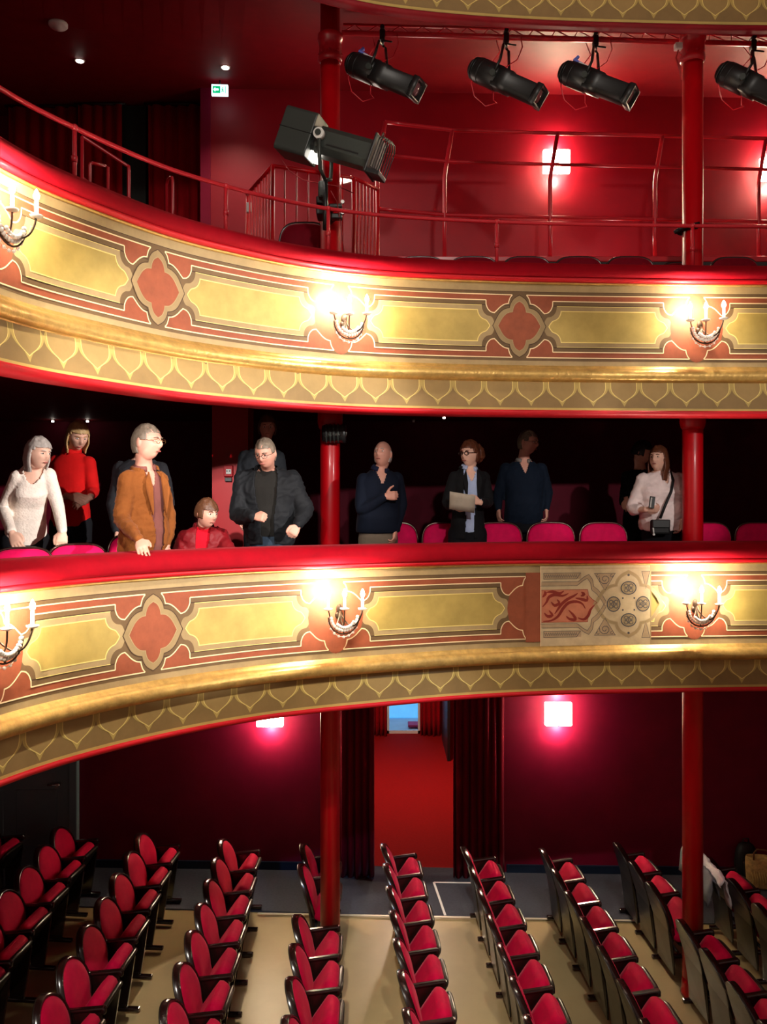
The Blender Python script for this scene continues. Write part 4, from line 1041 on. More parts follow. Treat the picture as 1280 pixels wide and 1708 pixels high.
for k in range(9):
    x = -.11+.027*k; mb.tube([(x, -.083, .04+.01*(k % 3)), (x+.012, -.084, .12), (x-.006, -.083, .2+.02*(k % 2))], [.002, .008, .002], 6)
mb.obj('leaf_print', mat('leaf_yellow', (224, 196, 110), .8), t)
c = onfl(1252, 1470)
t = thing('backpack', 'dark backpack behind the straw tote bag near the rear wall', 'bag', c+Vector((0, .12, 0)), .1)
mb = MB(); mb.loft([[Vector((x*w, y*dd, z)) for x, y in ((1, .3), (.8, 1), (-.8, 1), (-1, .3), (-1, -.5), (-.8, -1), (.8, -1), (1, -.5))] for z, w, dd in ((0, .12, .08), (.05, .14, .1), (.3, .13, .09), (.40, .09, .06), (.42, .03, .02))]); mb.obj('body', M_rubber, t, sub=1)
mb = MB(); mb.box((0, -.11, .15), (.18, .05, .18), bevel=.02); mb.obj('front_pocket', M_black, t)
mb = MB(); mb.tube([(-.04, .0, .40), (-.03, 0, .46), (.03, 0, .46), (.04, 0, .40)], .009, 6); mb.obj('handle', M_black, t)
# coat draped over the first seats of the right-hand row
t = thing('draped_coat', 'grey and white coat draped over the seat backs behind the right column', 'coat', (3.86-.0571*8.4-.06, 8.35, .0))
def drape(y0, y1, zt, nm, m, xo, hang):
    mb = MB(); rows = []
    for i in range(15):
        f = i/14; y = y0+(y1-y0)*f; r = []
        zz = zt+.012*math.sin(f*9)+ (-.03*(2*abs(f-.5))**3)
        for k in range(13):
            g = k/12; x = -hang[0]*.35+(hang[0]+hang[1])*.35*g
            h = -abs(g-.45)**1.6*(hang[0] if g < .45 else hang[1])*2.0
            r.append(Vector((xo+x*.55+.012*math.sin(y*40+k), y+.01*math.sin(k*1.7), zz+h+.008*math.sin(k*2.1+y*30))))
        rows.append(r)
    mb.loft(rows, cap=False, closed=False); o = mb.obj(nm, m, t); s = o.modifiers.new('t', 'SOLIDIFY'); s.thickness = .012
drape(-.32, .50, .92, 'outer_cloth', mat('coat_grey', (92, 94, 104), .8), -.13, (.45, .25))
drape(-.40, .28, .945, 'lining', mat('coat_white', (225, 222, 225), .8), -.10, (.12, .35))
# ---------------------------------------------------------------- people
def remesh(mb, vox, smooth=3, name='m', keep=None):
    bmesh.ops.recalc_face_normals(mb.bm, faces=mb.bm.faces)
    me = bpy.data.meshes.new('tmp'); mb.bm.to_mesh(me); mb.bm.free()
    o = bpy.data.objects.new('tmp', me); COL.objects.link(o)
    r = o.modifiers.new('r', 'REMESH'); r.mode = 'VOXEL'; r.voxel_size = vox; r.use_smooth_shade = True
    if smooth:
        s = o.modifiers.new('s', 'SMOOTH'); s.iterations = smooth; s.factor = .5
    dg = bpy.context.evaluated_depsgraph_get(); ev = o.evaluated_get(dg)
    out = bpy.data.meshes.new_from_object(ev)
    bpy.data.objects.remove(o); bpy.data.meshes.remove(me)
    m = MB(); m.bm.from_mesh(out); bpy.data.meshes.remove(out)
    for f in m.bm.faces: f.smooth = True
    return m

def V3(*a): return Vector(a)
def eloft(mb, secs, n=24, pw=1.0):
    "secs: (centre, side axis, front axis, half width, half depth)"
    rings = []
    for c, sx, fy, w, d in secs:
        r = []
        for k in range(n):
            a = 2*PI*k/n; c_, s_ = math.cos(a), math.sin(a)
            c2 = abs(c_)**pw*(1 if c_ > 0 else -1); s2 = abs(s_)**pw*(1 if s_ > 0 else -1)
            r.append(c+sx*(c2*w)+fy*(s2*d))
        rings.append(r)
    mb.loft(rings)
def limb(mb, pts, rad, seg=14):
    q = []; rr = []
    n = len(pts)
    for i in range(n-1):
        p0 = pts[max(i-1, 0)]; p1 = pts[i]; p2 = pts[i+1]; p3 = pts[min(i+2, n-1)]
        for k in range(6):
            t = k/6
            # keep joints fairly sharp: mix of straight and spline
            a = p1.lerp(p2, t); b = .5*((2*p1)+(-p0+p2)*t+(2*p0-5*p1+4*p2-p3)*t*t+(-p0+3*p1-3*p2+p3)*t**3)
            q.append(a.lerp(b, .45)); rr.append(rad[i]*(1-t)+rad[i+1]*t)
    q.append(pts[-1]); rr.append(rad[-1])
    mb.tube(q, rr, seg)
    mb.ell(pts[0], rad[0], u=14, v=10); mb.ell(pts[-1], rad[-1]*.98, u=14, v=10)

def head_frame(c, yaw, pitch, roll=0):
    return Matrix.Translation(c) @ Matrix.Rotation(math.radians(yaw), 4, 'Z') @ Matrix.Rotation(math.radians(pitch), 4, 'X') @ Matrix.Rotation(math.radians(roll), 4, 'Y')
def g(x, s): return math.exp(-(x/s)**2)
def head_mesh(mb, M, s=1., fem=False, nose=1., chub=0.):
    res = bmesh.ops.create_uvsphere(mb.bm, u_segments=72, v_segments=54, radius=1)
    for v in res['verts']:
        d = v.co.copy()
        x, y, z = d.x*.077, d.y*.098, d.z*.118
        if z < 0:
            t = min(1, -z/.118); x *= 1-(.28 if fem else .20)*t**1.5+chub*.16*t; 
            if y > 0: y *= 1-.42*t
            else: y *= 1-.06*t
        if z > .03: y *= 1+.04
        if d.y < 0:
            k = -d.y
            y -= k*(.027*nose*g(x, .0135)*max(0, 1-abs(z+.012)/.034)*(1 if z < .0 else .9) + .010*g(x, .010)*g(z-.022, .02))
            y -= k*.012*g(x, .02)*g(z+.030, .010)*nose*.5
            y += k*.012*(g(abs(x)-.031, .016)*g(z-.012, .013))
            y -= k*.006*(g(abs(x)-.03, .025)*g(z-.037, .010))
            y -= k*.007*g(x, .024)*g(z+.056, .010)
            y += k*.004*g(x, .02)*g(z+.066, .005)
            y -= k*.009*g(x, .022)*g(z+.090, .016)
            y -= k*.006*g(abs(x)-.042, .02)*g(z+.018, .018)
        v.co = (M@Vector((x*s, y*s, z*s, 1)).to_3d()) if False else M@Vector((x*s, y*s, z*s))
    for sx in (-1, 1):
        mb.ell(M@Vector((sx*.078*s, .012*s, -.004*s)), (.010*s, .019*s, .031*s), rot=M.to_3x3()@Matrix.Rotation(sx*.35, 3, 'Z'), u=12, v=10)

HANDN = 0
def hand(mb, w, d, back, side, curl=.5, s=1., thumb=.5, spread=.06):
    """w wrist; d direction to the fingers; back = normal of the back of the hand;
    side = +1/-1 which way (d x back) the thumb leaves"""
    d = d.normalized(); back = (back-d*back.dot(d)).normalized(); sd = d.cross(back)*side
    L = .085*s
    eloft(mb, [(w-d*.02, sd, back, .025*s, .019*s), (w+d*.012, sd, back, .029*s, .018*s), (w+d*L*.5, sd, back, .039*s, .017*s), (w+d*L*.92, sd, back, .042*s, .014*s), (w+d*L*1.04, sd, back, .038*s, .010*s)], 18, .85)
    for i, (off, ln) in enumerate(((.031, .072), (.0105, .081), (-.0105, .075), (-.031, .060))):
        p = w+d*L*(1.0 if i in (1, 2) else .95)+sd*off*s; dirv = (d+sd*(off*spread*22)).normalized(); r = .0088*s
        q = [p-d*.02]; rr = [r*1.05]; ang = 0
        for seg, fr in enumerate((.42, .32, .26)):
            ang = curl*(.9 if seg == 0 else 1.25 if seg == 1 else .8)*(1+.06*i)
            ax = dirv.cross(back).normalized()
            dirv = (Matrix.Rotation(-ang, 3, ax)@dirv); back_ = back
            q.append(q[-1]*0+p); p = p+dirv*ln*fr*s; rr.append(r*(1-.10*seg))
            back = (Matrix.Rotation(-ang, 3, ax)@back)
        q.append(p); rr.append(r*.78)
        back = (back_ if False else (sd.cross(d)*side)).normalized()
        mb.tube(q, rr, 10); mb.ell(q[-1], rr[-1], u=8, v=6)
    back = (sd.cross(d)*side)
    b2 = back if back.length > .1 else Vector((0, 0, 1))
    p0 = w+d*.018*s+sd*.022*s; p1 = p0+(d*.55+sd*(.85-.35*thumb)-b2*.25*thumb).normalized()*.036*s; p2 = p1+(d*.9+sd*(.45-.7*thumb)-b2*.35*thumb).normalized()*.030*s; p3 = p2+(d*1.+sd*(.1-.6*thumb)-b2*.3*thumb).normalized()*.024*s
    mb.tube([p0, p1, p2, p3], [.014*s, .012*s, .0105*s, .0085*s], 10); mb.ell(p3, .0088*s, u=8, v=6)

SKIN = mat('skin_warm', (214, 162, 140), .5, spec=.35, var=.05, nscale=12)
SKINP = mat('skin_pale', (232, 184, 160), .5, spec=.35, var=.05, nscale=12)
SKINR = mat('skin_ruddy', (202, 144, 124), .5, spec=.35, var=.06, nscale=12)
LIPS = mat('lips', (164, 92, 84), .45, var=0)
EYEW = mat('eye_white', (214, 206, 200), .25, var=0); EYED = mat('eye_dark', (40, 28, 22), .2, var=0)

def hair_mesh(M, s, kind, col, name, parent):
    mb = MB(); res = bmesh.ops.create_uvsphere(mb.bm, u_segments=80, v_segments=60, radius=1)
    kill = []
    for v in res['verts']:
        d = v.co.copy(); x, y, z = d.x, d.y, d.z
        th = {'short': 1.075, 'curly': 1.16, 'bob': 1.15, 'long': 1.14, 'crop': 1.045, 'fringe': 1.03, 'cap': 1.12}[kind]
        n = noise.noise(Vector((x*3+7, y*3, z*1.2)))*.06+noise.noise(Vector((x*16, y*16, z*2)))*(.03 if kind != 'curly' else .06)+noise.noise(Vector((x*34, y*34, z*4)))*.014
        f = th+n
        px, py, pz = x*.079*f, y*.102*f+.004, z*.120*f
        hl = .055                                   # front hairline
        if kind in ('bob', 'long'):
            if z < .1:
                k = (.1-z)/1.1; pz = .012-(k**.9)*({'bob': .165, 'long': .235}[kind]); 
                wv = 1.0+.10*math.sin(min(1, k*1.4)*PI)
                px = (x/max(.05, math.sqrt(max(1e-4, 1-z*z))))*.092*wv*(1-.10*k)*(1+n*.6); py = (y/max(.05, math.sqrt(max(1e-4, 1-z*z))))*.104*wv*(1-.1*k)*(1+n*.6)+.008
                if z < -.92: kill.append(v)
            face = py < -.030-(.02 if kind == 'long' else .0) and pz < .058-abs(px)*.35 and True
            if pz < .05 and py < -.048: face = True
            if face: kill.append(v)
        elif kind == 'fringe':
            keep = (z < .28 and y > -.15 and pz > -.075) 
            if not keep: kill.append(v)
        else:
            low = -.078 if y > .2 else (-.01 if abs(x) > .7 else -.03)
            side = abs(px) > .06
            if y > .15: ok = pz > -.075
            elif y > -.45: ok = pz > (.012 if y < -.05 else -.015)
            else: ok = pz > (.062-abs(px)*.1 if kind != 'cap' else .035)
            if kind == 'curly' and y > -.2: ok = pz > -.07
            if kind == 'cap' and y > -.5: ok = pz > -.035
            if not ok: kill.append(v)
        v.co = Vector((px*s, py*s, pz*s))
    bmesh.ops.delete(mb.bm, geom=list(set(kill)), context='VERTS')
    bmesh.ops.solidify(mb.bm, geom=mb.bm.faces[:], thickness=.012*s if kind != 'fringe' else .006)
    for f in mb.bm.faces: f.smooth = True
    bmesh.ops.transform(mb.bm, matrix=M, verts=mb.bm.verts)
    return mb.obj(name, col, parent, world=True, smooth=True)

def person(label, S):
    """S: head (centre, yaw, pitch, roll), neck, shL, shR, elL, wrL, elR, wrR, hips, floor, clothes ..."""
    hc, yaw, pitch = S['head'][:3]; roll = S['head'][3] if len(S['head']) > 3 else 0; hs = S.get('hs', 1.)
    shL, shR = S['shL'], S['shR']; hips = S['hips']; fz = S['floor']; skin = S.get('skin', SKIN)
    hw = S.get('hipw', .085)
    byaw = math.radians(S.get('byaw', 0)); sideH = Vector((math.cos(byaw), math.sin(byaw), 0))      # to the image right
    sideS = (shR-shL); shW = sideS.length/2; sideS.normalize()
    neckb = (shL+shR)/2+Vector((0, 0, .088))+Vector(S.get('nko', (0, 0, 0)))
    spine = (neckb-hips); 
    def fr(sd, up=spine.normalized()): return up.cross(sd).normalized() if False else (sd.cross(up)).normalized()
    t = thing('person', label, 'person', (hips.x, hips.y, fz))
    M = head_frame(hc, yaw, pitch, roll)
    bulk = S.get('bulk', 1.)
    # ---- body
    B = MB()
    head_mesh(B, M, hs, S.get('fem', False), S.get('nose', 1.), S.get('chub', 0.))
    jaw = M@Vector((0, .022, -.075)); 
    B.tube([M@Vector((0, .022, -.03)), jaw, jaw.lerp(neckb, .55), neckb-Vector((0, 0, .03))], [.055*hs, .053*hs, .054*hs, .068], 18)
    def torso(mb, k=1., extra=0., bottom=0.):
        up = spine.normalized(); secs = []
        prof = [(0-bottom, .165, .115), (.12, .160, .112), (.30, .150, .105), (.48, .155, .108), (.66, .17, .118), (.76, .178, .115), (.83, .175, .108), (.89, .150, .095), (.945, .108, .080), (1.0, .072, .064)]
        for f, w, d in prof:
            ff = max(0, min(1, f)); sd = sideH.lerp(sideS, ff).normalized(); fy = fr(sd)
            c = hips+spine*f+fy*(-.012*math.sin(ff*PI))*-1
            b = bulk if f < .80 else 1+(bulk-1)*.5
            ws = w*(shW/.165 if f > .6 else 1+(shW/.165-1)*f)
            bel = S.get('belly', 0)*g(f-.25, .25)
            if S.get('bust'): bel += S['bust']*g(f-.66, .10)
            secs.append((c+fy*0-fy*(-bel*.5) if False else c+fy*(bel*.5), sd, fy, (ws*b+extra+bel*.4)*k, (d*b+extra+bel*.6)*k))
        eloft(mb, secs, 28, .88)
    torso(B, .88)
    ar = S.get('arm', 1.)
    for a in 'LR':
        sh, el, wr = S['sh'+a], S['el'+a], S['wr'+a]
        if S.get('noarm'+a): continue
        limb(B, [sh-Vector((0, 0, .01)), el, wr], [.048*ar, .040*ar, .026])
        hd = S.get('hand'+a)
        if hd: hand(B, wr, hd[0], hd[1], hd[2], hd[3] if len(hd) > 3 else .5, S.get('handS', 1.), hd[4] if len(hd) > 4 else .5)
    # legs
    legs = []
    for sx in (-1, 1):
        hp = hips+sideH*sx*hw+Vector((0, 0, -.03))
        if S.get('sit'):
            f_ = fr(sideH); kn = hp+f_*.40+Vector((0, 0, .03)); an = Vector((kn.x, kn.y, fz+.09))+f_*.03
        else:
            an = Vector((hp.x+sideH.x*sx*.02, hp.y+.03, fz+.085)); kn = hp.lerp(an, .5)+fr(sideH)*.03
        legs.append((hp, kn, an))
        limb(B, [hp, kn, an], [.075, .052, .036]); 
        B.tube([an, an+fr(sideH)*.03-Vector((0, 0, .05)), an+fr(sideH)*.15-Vector((0, 0, .062))], [.036, .036, .02], 10)
    m = remesh(B, .0058, 1); body = m.obj('body', skin, t, world=True)
    # ---- face parts
    for sx in (-1, 1):
        mb = MB(); mb.ell(M@Vector((sx*.031*hs, -.0835*hs, .011*hs)), (.0125*hs, .007*hs, .0062*hs), rot=M.to_3x3(), u=12, v=8); e = mb.obj('eye', EYEW, t, world=True)
        mb = MB(); mb.ell(M@Vector((sx*.031*hs, -.0888*hs, .011*hs)), (.0058*hs, .0028*hs, .0058*hs), rot=M.to_3x3(), u=10, v=8); bmesh.ops.transform(mb.bm, matrix=t.matrix_basis.inverted(), verts=mb.bm.verts); mb.obj('iris', EYED, e)
        mb = MB(); mb.tube([M@Vector((sx*x*hs, y*hs, z*hs)) for x, y, z in ((.016, -.1, .029), (.03, -.0985, .034), (.046, -.086, .030))], [.003*hs, .004*hs, .002*hs], 6); mb.obj('eyebrow', S.get('browm', S['hairm']), t, world=True)
    mb = MB(); mb.ell(M@Vector((0, -.0955*hs, -.056*hs)), (.021*hs, .0045*hs, .006*hs), rot=M.to_3x3(), u=14, v=8); mb.obj('lips', LIPS, t, world=True)
    hair_mesh(M, hs, S['hair'], S['hairm'], 'hair', t)
    if S.get('glasses'):
        gm = S['glasses']; gl = None
        mb = MB()
        for sx in (-1, 1):
            mb.tube([M@Vector(((sx*.033+.022*math.cos(a))*hs, (-.108+.05*(abs(sx*.033+.022*math.cos(a))-.01)**1.2)*hs, (.009+.016*math.sin(a))*hs)) for a in [2*PI*k/16 for k in range(16)]], .0019*S.get('gw', 1), 6, closed=True)
            mb.tube([M@Vector((sx*.055*hs, -.103*hs, .014*hs)), M@Vector((sx*.078*hs, -.06*hs, .014*hs)), M@Vector((sx*.083*hs, .01*hs, .012*hs))], .0019*S.get('gw', 1), 6)
        mb.tube([M@Vector((-.012*hs, -.110*hs, .012*hs)), M@Vector((.012*hs, -.110*hs, .012*hs))], .0019*S.get('gw', 1), 6)
        mb.obj('glasses', gm, t, world=True)
    # ---- clothes
    def top(name, m, k, sl, hem, to, cut=None, smooth=3, cuff=.0, wr=.035):
        C_ = MB(); torso(C_, 1.0, k, hem)
        for a in 'LR':
            if S.get('noarm'+a): continue
            sh, el, w_ = S['sh'+a], S['el'+a], S['wr'+a]
            e2 = el.lerp(w_, to)
            limb(C_, [sh+(sh-neckb).normalized()*-.015-Vector((0, 0, .012)), el, e2], [.062*ar+sl*.8, .050*ar+sl*.8, wr+sl*.6])
        if cut == 'collar': pass
        mm = remesh(C_, .009, smooth)
        fo = S.get('fold', .008) if sl > .0 else .0015
        for v in mm.bm.verts:
            p = v.co; n_ = noise.noise(Vector((p.x*9, p.y*9, p.z*5)))*fo+noise.noise(Vector((p.x*24, p.y*24, p.z*14)))*(.0025 if sl > 0 else .0006)
            n_ += (.5-abs(noise.noise(Vector((p.x*11+p.z*7, p.y*9, p.z*19-p.x*9)))))**2*fo*1.8-fo*.5
            v.co = p+v.normal*n_
        # neckline
        nk = neckb+Vector((0, 0, S.get('neckz', -.012))); up = spine.normalized()
        fy = fr(sideS)
        kill = []
        for v in mm.bm.verts:
            r_ = v.co-nk; h = r_.dot(up)
            if h > 0 and (r_-up*h).length < .12: kill.append(v)
            elif cut in ('v', 'open', 'scoop'):
                f = (v.co-hips).dot(spine)/spine.length_squared; x = (v.co-(hips+spine*f)).dot(sideS); d_ = (v.co-(hips+spine*f)).dot(fy)
                if d_ > 0:
                    if cut == 'v' and f > .80 and abs(x) < .05*(f-.80)/.2+.004: kill.append(v)
                    if cut == 'scoop' and f > .82 and abs(x) < .075*math.sqrt(max(0, (f-.82)/.18)): kill.append(v)
                    if cut == 'open' and abs(x-S.get('openx', 0)) < S.get('openw', .05)*(.55+.45*min(1, max(0, (f-.25)/.4))): kill.append(v)
        bmesh.ops.delete(mm.bm, geom=list(set(kill)), context='VERTS')
        o = mm.obj(name, m, t, world=True); s_ = o.modifiers.new('t', 'SOLIDIFY'); s_.thickness = .008; s_.offset = 0
        return o
    def collar(name, m, r=.066, h=.035, th=.010, op=.5, z0=-.01):
        up = (jaw-neckb).normalized(); up = (up+Vector((0, 0, 1))).normalized(); fy = fr(sideS); sd = up.cross(fy)*-1
        mb = MB(); R = []
        for i in range(25):
            a = -PI/2+op/2+(2*PI-op)*i/24      # gap at the front
            v = sd*math.cos(a)+fy*-math.sin(a)
            c = neckb+up*(z0+.012*math.sin(a))+fy*.006
            R.append([c+v*r*1.05, c+up*h+v*r*.92, c+up*(h+.006)+v*r*.98, c+up*(h-.004)+v*(r+th*1.3), c+v*(r+th*2.2)-up*.006])
        mb.loft(R, cap=True, closed=True); return mb.obj(name, m, t, world=True)
    for c in S['clothes']: 
        if c[0] == 'top': top(*c[1:4], *c[4:7], **(c[7] if len(c) > 7 else {}))
        elif c[0] == 'collar': collar(*c[1:3], **(c[3] if len(c) > 3 else {}))
    T = MB(); tm, td = S['trousers']
    secs = [(hips+Vector((0, 0, -.12)), sideH, fr(sideH), .165*bulk, .115*bulk), (hips, sideH, fr(sideH), .168*bulk, .118*bulk+S.get('belly', 0)*.5), (hips+spine*.12, sideH, fr(sideH), .158*bulk, .112*bulk+S.get('belly', 0)*.6), (hips+spine*.20, sideH, fr(sideH), .150*bulk, .106*bulk+S.get('belly', 0)*.6)]
    eloft(T, secs, 24, .85)
    for hp, kn, an in legs: limb(T, [hp, kn, an+Vector((0, 0, .02))], [.095, .078, .062])
    tt = remesh(T, .012, 3); tt.obj(tm, td, t, world=True)
    for hp, kn, an in legs:
        mb = MB(); f_ = fr(sideH); b0 = Vector((an.x, an.y, fz))
        eloft(mb, [(b0+Vector((0, 0, z))+f_*.05, sideH, f_, w, dd) for z, w, dd in ((0, .046, .135), (.03, .048, .138), (.06, .044, .12), (.09, .040, .07), (.11, .038, .045))], 18)
        mb.obj('shoe', S.get('shoem', M_rubber), t, world=True)
    return t, M, neckb, fr(sideS), sideS, torso

fwd = Vector((0, -1, 0)); Rt = Vector((1, 0, 0)); Up = Vector((0, 0, 1))
def fab(name, rgb, **k):
    d = dict(rough=.85, spec=.15, var=.1, nscale=14, sheen=.15, bump=.12, bscale=120); d.update(k); return mat(name, rgb, **d)
H_white = mat('hair_white', (178, 168, 160), .5, var=.2, nscale=40); H_blond = mat('hair_blond', (176, 142, 96), .5, var=.25, nscale=40)
H_grey = mat('hair_grey', (112, 98, 84), .5, var=.3, nscale=50); H_brown = mat('hair_brown', (84, 50, 30), .5, var=.3, nscale=40)
H_auburn = mat('hair_auburn', (98, 54, 34), .45, var=.3, nscale=40); H_black = mat('hair_black', (20, 16, 16), .4, var=.2)
DK = fab('trouser_black', (18, 18, 22))
FR = F1+.17

def lerp3(a, b, t): return a.lerp(b, t)
# 1 white-haired woman
Y = 6.1
t1, *_ = person('white-haired woman in a cream sweater leaning both hands on pink chair backs', dict(
    head=(P(64, 757, Y-.12), 62, 8), hs=.93, fem=True, shL=P(27, 796, Y-.10), shR=P(84, 792, Y-.02), elL=P(7, 848, Y-.02), wrL=P(20, 889, 5.82), elR=P(97, 846, Y+.0), wrR=P(104, 886, 6.04),
    handL=(Vector((.35, -.25, -.6)), Vector((-.3, -.6, .6)), -1, .45), handR=(Vector((.05, -.25, -.8)), Vector((.2, -.7, .4)), 1, .4),
    hips=P(42, 897, Y+.12), floor=F1, byaw=25, bulk=.88, arm=.9, hair='bob', hairm=H_white, skin=SKINP, bust=.035,
    clothes=[('top', 'sweater', fab('cream_wool', (250, 236, 222), bump=.5, bscale=60), .004, -.004, .05, .95, dict(cut='scoop'))], trousers=('trousers', DK)))
# 2 blonde woman in red
Y = 7.0
person('blonde woman in a red sweater looking down behind the white-haired woman', dict(
    head=(P(130, 728, Y-.1), 38, 24), hs=.98, fem=True, shL=P(92, 770, Y), shR=P(150, 772, Y-.05), elL=P(88, 822, Y-.02), wrL=P(117, 828, Y-.25), elR=P(156, 818, Y-.05), wrR=P(150, 830, Y-.24),
    handL=(Vector((.6, -.2, -.15)), Vector((-.1, -.7, .6)), -1, .3), handR=(Vector((-.7, -.2, -.35)), Vector((.1, -.8, .5)), 1, .25),
    hips=P(118, 868, Y+.03), floor=FR, bulk=.95, hair='bob', hairm=H_blond, skin=SKIN,
    clothes=[('top', 'sweater', fab('red_knit', (190, 16, 16)), .004, -.004, .08, .72, {}), ('collar', 'turtleneck', fab('red_knit', (190, 16, 16)), dict(op=.02, h=.045, r=.06))], trousers=('trousers', DK), neckz=-.01))
# 3 man in brown corduroy
Y = 6.12
CORD = fab('brown_corduroy', (122, 68, 28), sheen=.45, var=.18, nscale=7, bump=.3, bscale=70)
t3, M3, nb3, fy3, sd3, tor3 = person('grey-haired man with glasses in a brown corduroy jacket resting a hand on the rail', dict(
    head=(P(245, 738, Y-.05), 72, 2), hs=1.1, shL=P(212, 799, Y-.10), shR=P(267, 800, Y+.14), elL=P(204, 866, Y-.20), wrL=P(233, 901, 5.63), elR=P(280, 862, Y+.16), wrR=P(278, 910, Y+.05),
    handL=(Vector((.22, -.42, -.34)), Vector((-.1, -.5, .6)), -1, .28, .3), handR=(Vector((0, -.2, -1)), Vector((.8, -.4, 0)), -1, .4),
    hips=P(238, 925, Y+.05), floor=F1, byaw=38, bulk=.98, arm=1.1, belly=.05, hair='crop', hairm=H_grey, skin=SKINR, glasses=mat('gold_wire', (210, 180, 130), .25, metal=1, var=0), chub=.5, nose=1.1,
    openw=.062, openx=.01, fold=.014, clothes=[('top', 'shirt', fab('mauve_shirt', (112, 66, 60)), -.004, -.012, .02, .9, dict(cut='v')), ('top', 'jacket', CORD, .018, .008, .16, .96, dict(cut='open')), ('collar', 'shirt_collar', fab('mauve_shirt', (112, 66, 60)), dict(op=.9, h=.03, r=.068)), ('collar', 'jacket_collar', CORD, dict(op=2.0, h=.028, r=.085, th=.012, z0=-.02))],
    trousers=('trousers', fab('dark_green_trouser', (40, 44, 36)))))
for sx in (-1, 1):   # lapels
    mb = MB(); c = nb3+fy3*.10
    def lp(x, f, d): return nb3+Vector((0, 0, -f))+sd3*(x*sx+.01)+fy3*d
    mb.loft([[lp(.055, .03, .105), lp(.10, .10, .125), lp(.105, .16, .14), lp(.06, .34, .158), lp(.052, .30, .156), lp(.045, .14, .135)], [lp(.055, .03, .117), lp(.10, .10, .137), lp(.105, .16, .152), lp(.06, .34, .17), lp(.052, .30, .168), lp(.045, .14, .147)]], smooth=False); mb.obj('lapel', CORD, t3, world=True)
mb = MB()
for k in range(5):
    mb.ell(nb3+Vector((0, 0, -.08-.075*k))+fy3*(.128+.012*k if k < 3 else .16)+sd3*.012, .006, u=8, v=6)
    break
# 4 dark figure behind him
Y = 7.0
DG = fab('dark_grey_coat', (44, 44, 48))
t4, M4, nb4, fy4, sd4, _ = person('person in a dark grey coat with a white cord, hidden behind the brown-jacketed man', dict(
    head=(P(240, 735, Y), 20, 8), hs=.95, shL=P(200, 782, Y), shR=P(270, 782, Y), elL=P(190, 840, Y), wrL=P(196, 885, Y-.1), elR=P(280, 838, Y), wrR=P(278, 885, Y-.1),
    handL=(Vector((0, -.2, -1)), Vector((-1, 0, 0)), 1, .4), handR=(Vector((0, -.2, -1)), Vector((1, 0, 0)), -1, .4),
    hips=P(235, 872, Y+.03), floor=FR, hair='short', hairm=H_grey, clothes=[('top', 'coat', DG, .022, .01, .3, .95, {})], trousers=('trousers', DK)))
mb = MB(); mb.tube([nb4+sd4*.06+fy4*.05, nb4+sd4*.14+fy4*.135-Up*.12, nb4+sd4*.15+fy4*.15-Up*.22, nb4+sd4*.155+fy4*.15-Up*.30], .004, 6); mb.ell(nb4+sd4*.155+fy4*.15-Up*.31, (.01, .005, .02), u=8, v=6); mb.obj('white_cord', M_white, t4, world=True)
# 5 seated person in red jacket
Y = 7.0
RJ = fab('dark_red_jacket', (120, 6, 18), rough=.6, spec=.35)
person('seated person with short brown hair in a dark red jacket leaning toward the rail', dict(
    head=(P(345, 857, Y-.22), 50, 8), hs=.98, shL=P(307, 897, Y-.1), shR=P(372, 893, Y-.02), elL=P(300, 928, Y-.25), wrL=P(325, 930, Y-.4), elR=P(382, 925, Y-.22), wrR=P(362, 932, Y-.38),
    handL=(Vector((.8, -.3, -.1)), Vector((0, -.3, 1)), -1, .4), handR=(Vector((-.8, -.3, -.1)), Vector((0, -.3, 1)), 1, .4),
    hips=Vector((P(335, 0, Y).x, Y+.1-.22, F1+.56)), floor=F1, sit=True, byaw=12, bulk=1.02, hair='cap', hairm=H_brown, skin=SKINR,
    openw=.05, fold=.014, clothes=[('top', 'shirt', fab('red_shirt', (196, 12, 34)), -.002, -.01, 0, .9, {}), ('top', 'jacket', RJ, .024, .012, .02, .95, dict(cut='open')), ('collar', 'hood', RJ, dict(op=1.6, h=.05, r=.085, th=.022, z0=-.015))], trousers=('trousers', DK)))
# 6 man in black jacket looking down
Y = 6.95
BK = fab('black_jacket', (24, 25, 28), rough=.7)
person('grey-haired man in a black jacket and jeans looking down, left of the left column', dict(
    head=(P(443, 756, Y-.20), -14, 22), hs=1.02, shL=P(405, 799, Y-.03), shR=P(488, 800, Y-.03), elL=P(398, 858, Y-.12), wrL=P(424, 862, Y-.34), elR=P(508, 850, Y-.05), wrR=P(497, 877, Y-.22),
    handL=(Vector((.7, -.3, .0)), Vector((0, -.8, .4)), -1, 1.25, .9), handR=(Vector((-.35, -.3, -.6)), Vector((.3, -.8, .1)), 1, .9),
    hips=P(452, 892, Y+.03), floor=F1, bulk=1.06, arm=1.15, belly=.04, hair='crop', hairm=H_grey, skin=SKINR, glasses=mat('thin_wire', (60, 50, 46), .3, metal=.8, var=0), chub=.5,
    openw=.085, fold=.016, clothes=[('top', 'sweater', fab('charcoal_knit', (32, 30, 28)), .002, -.01, .0, .9, {}), ('top', 'jacket', BK, .034, .02, .12, .93, dict(cut='open')), ('collar', 'sweater_collar', fab('charcoal_knit', (32, 30, 28)), dict(op=.05, h=.03, r=.064)), ('collar', 'jacket_collar', BK, dict(op=2.0, h=.04, r=.095, th=.014, z0=-.02))], trousers=('jeans', fab('denim_dark', (44, 56, 70), var=.2))))
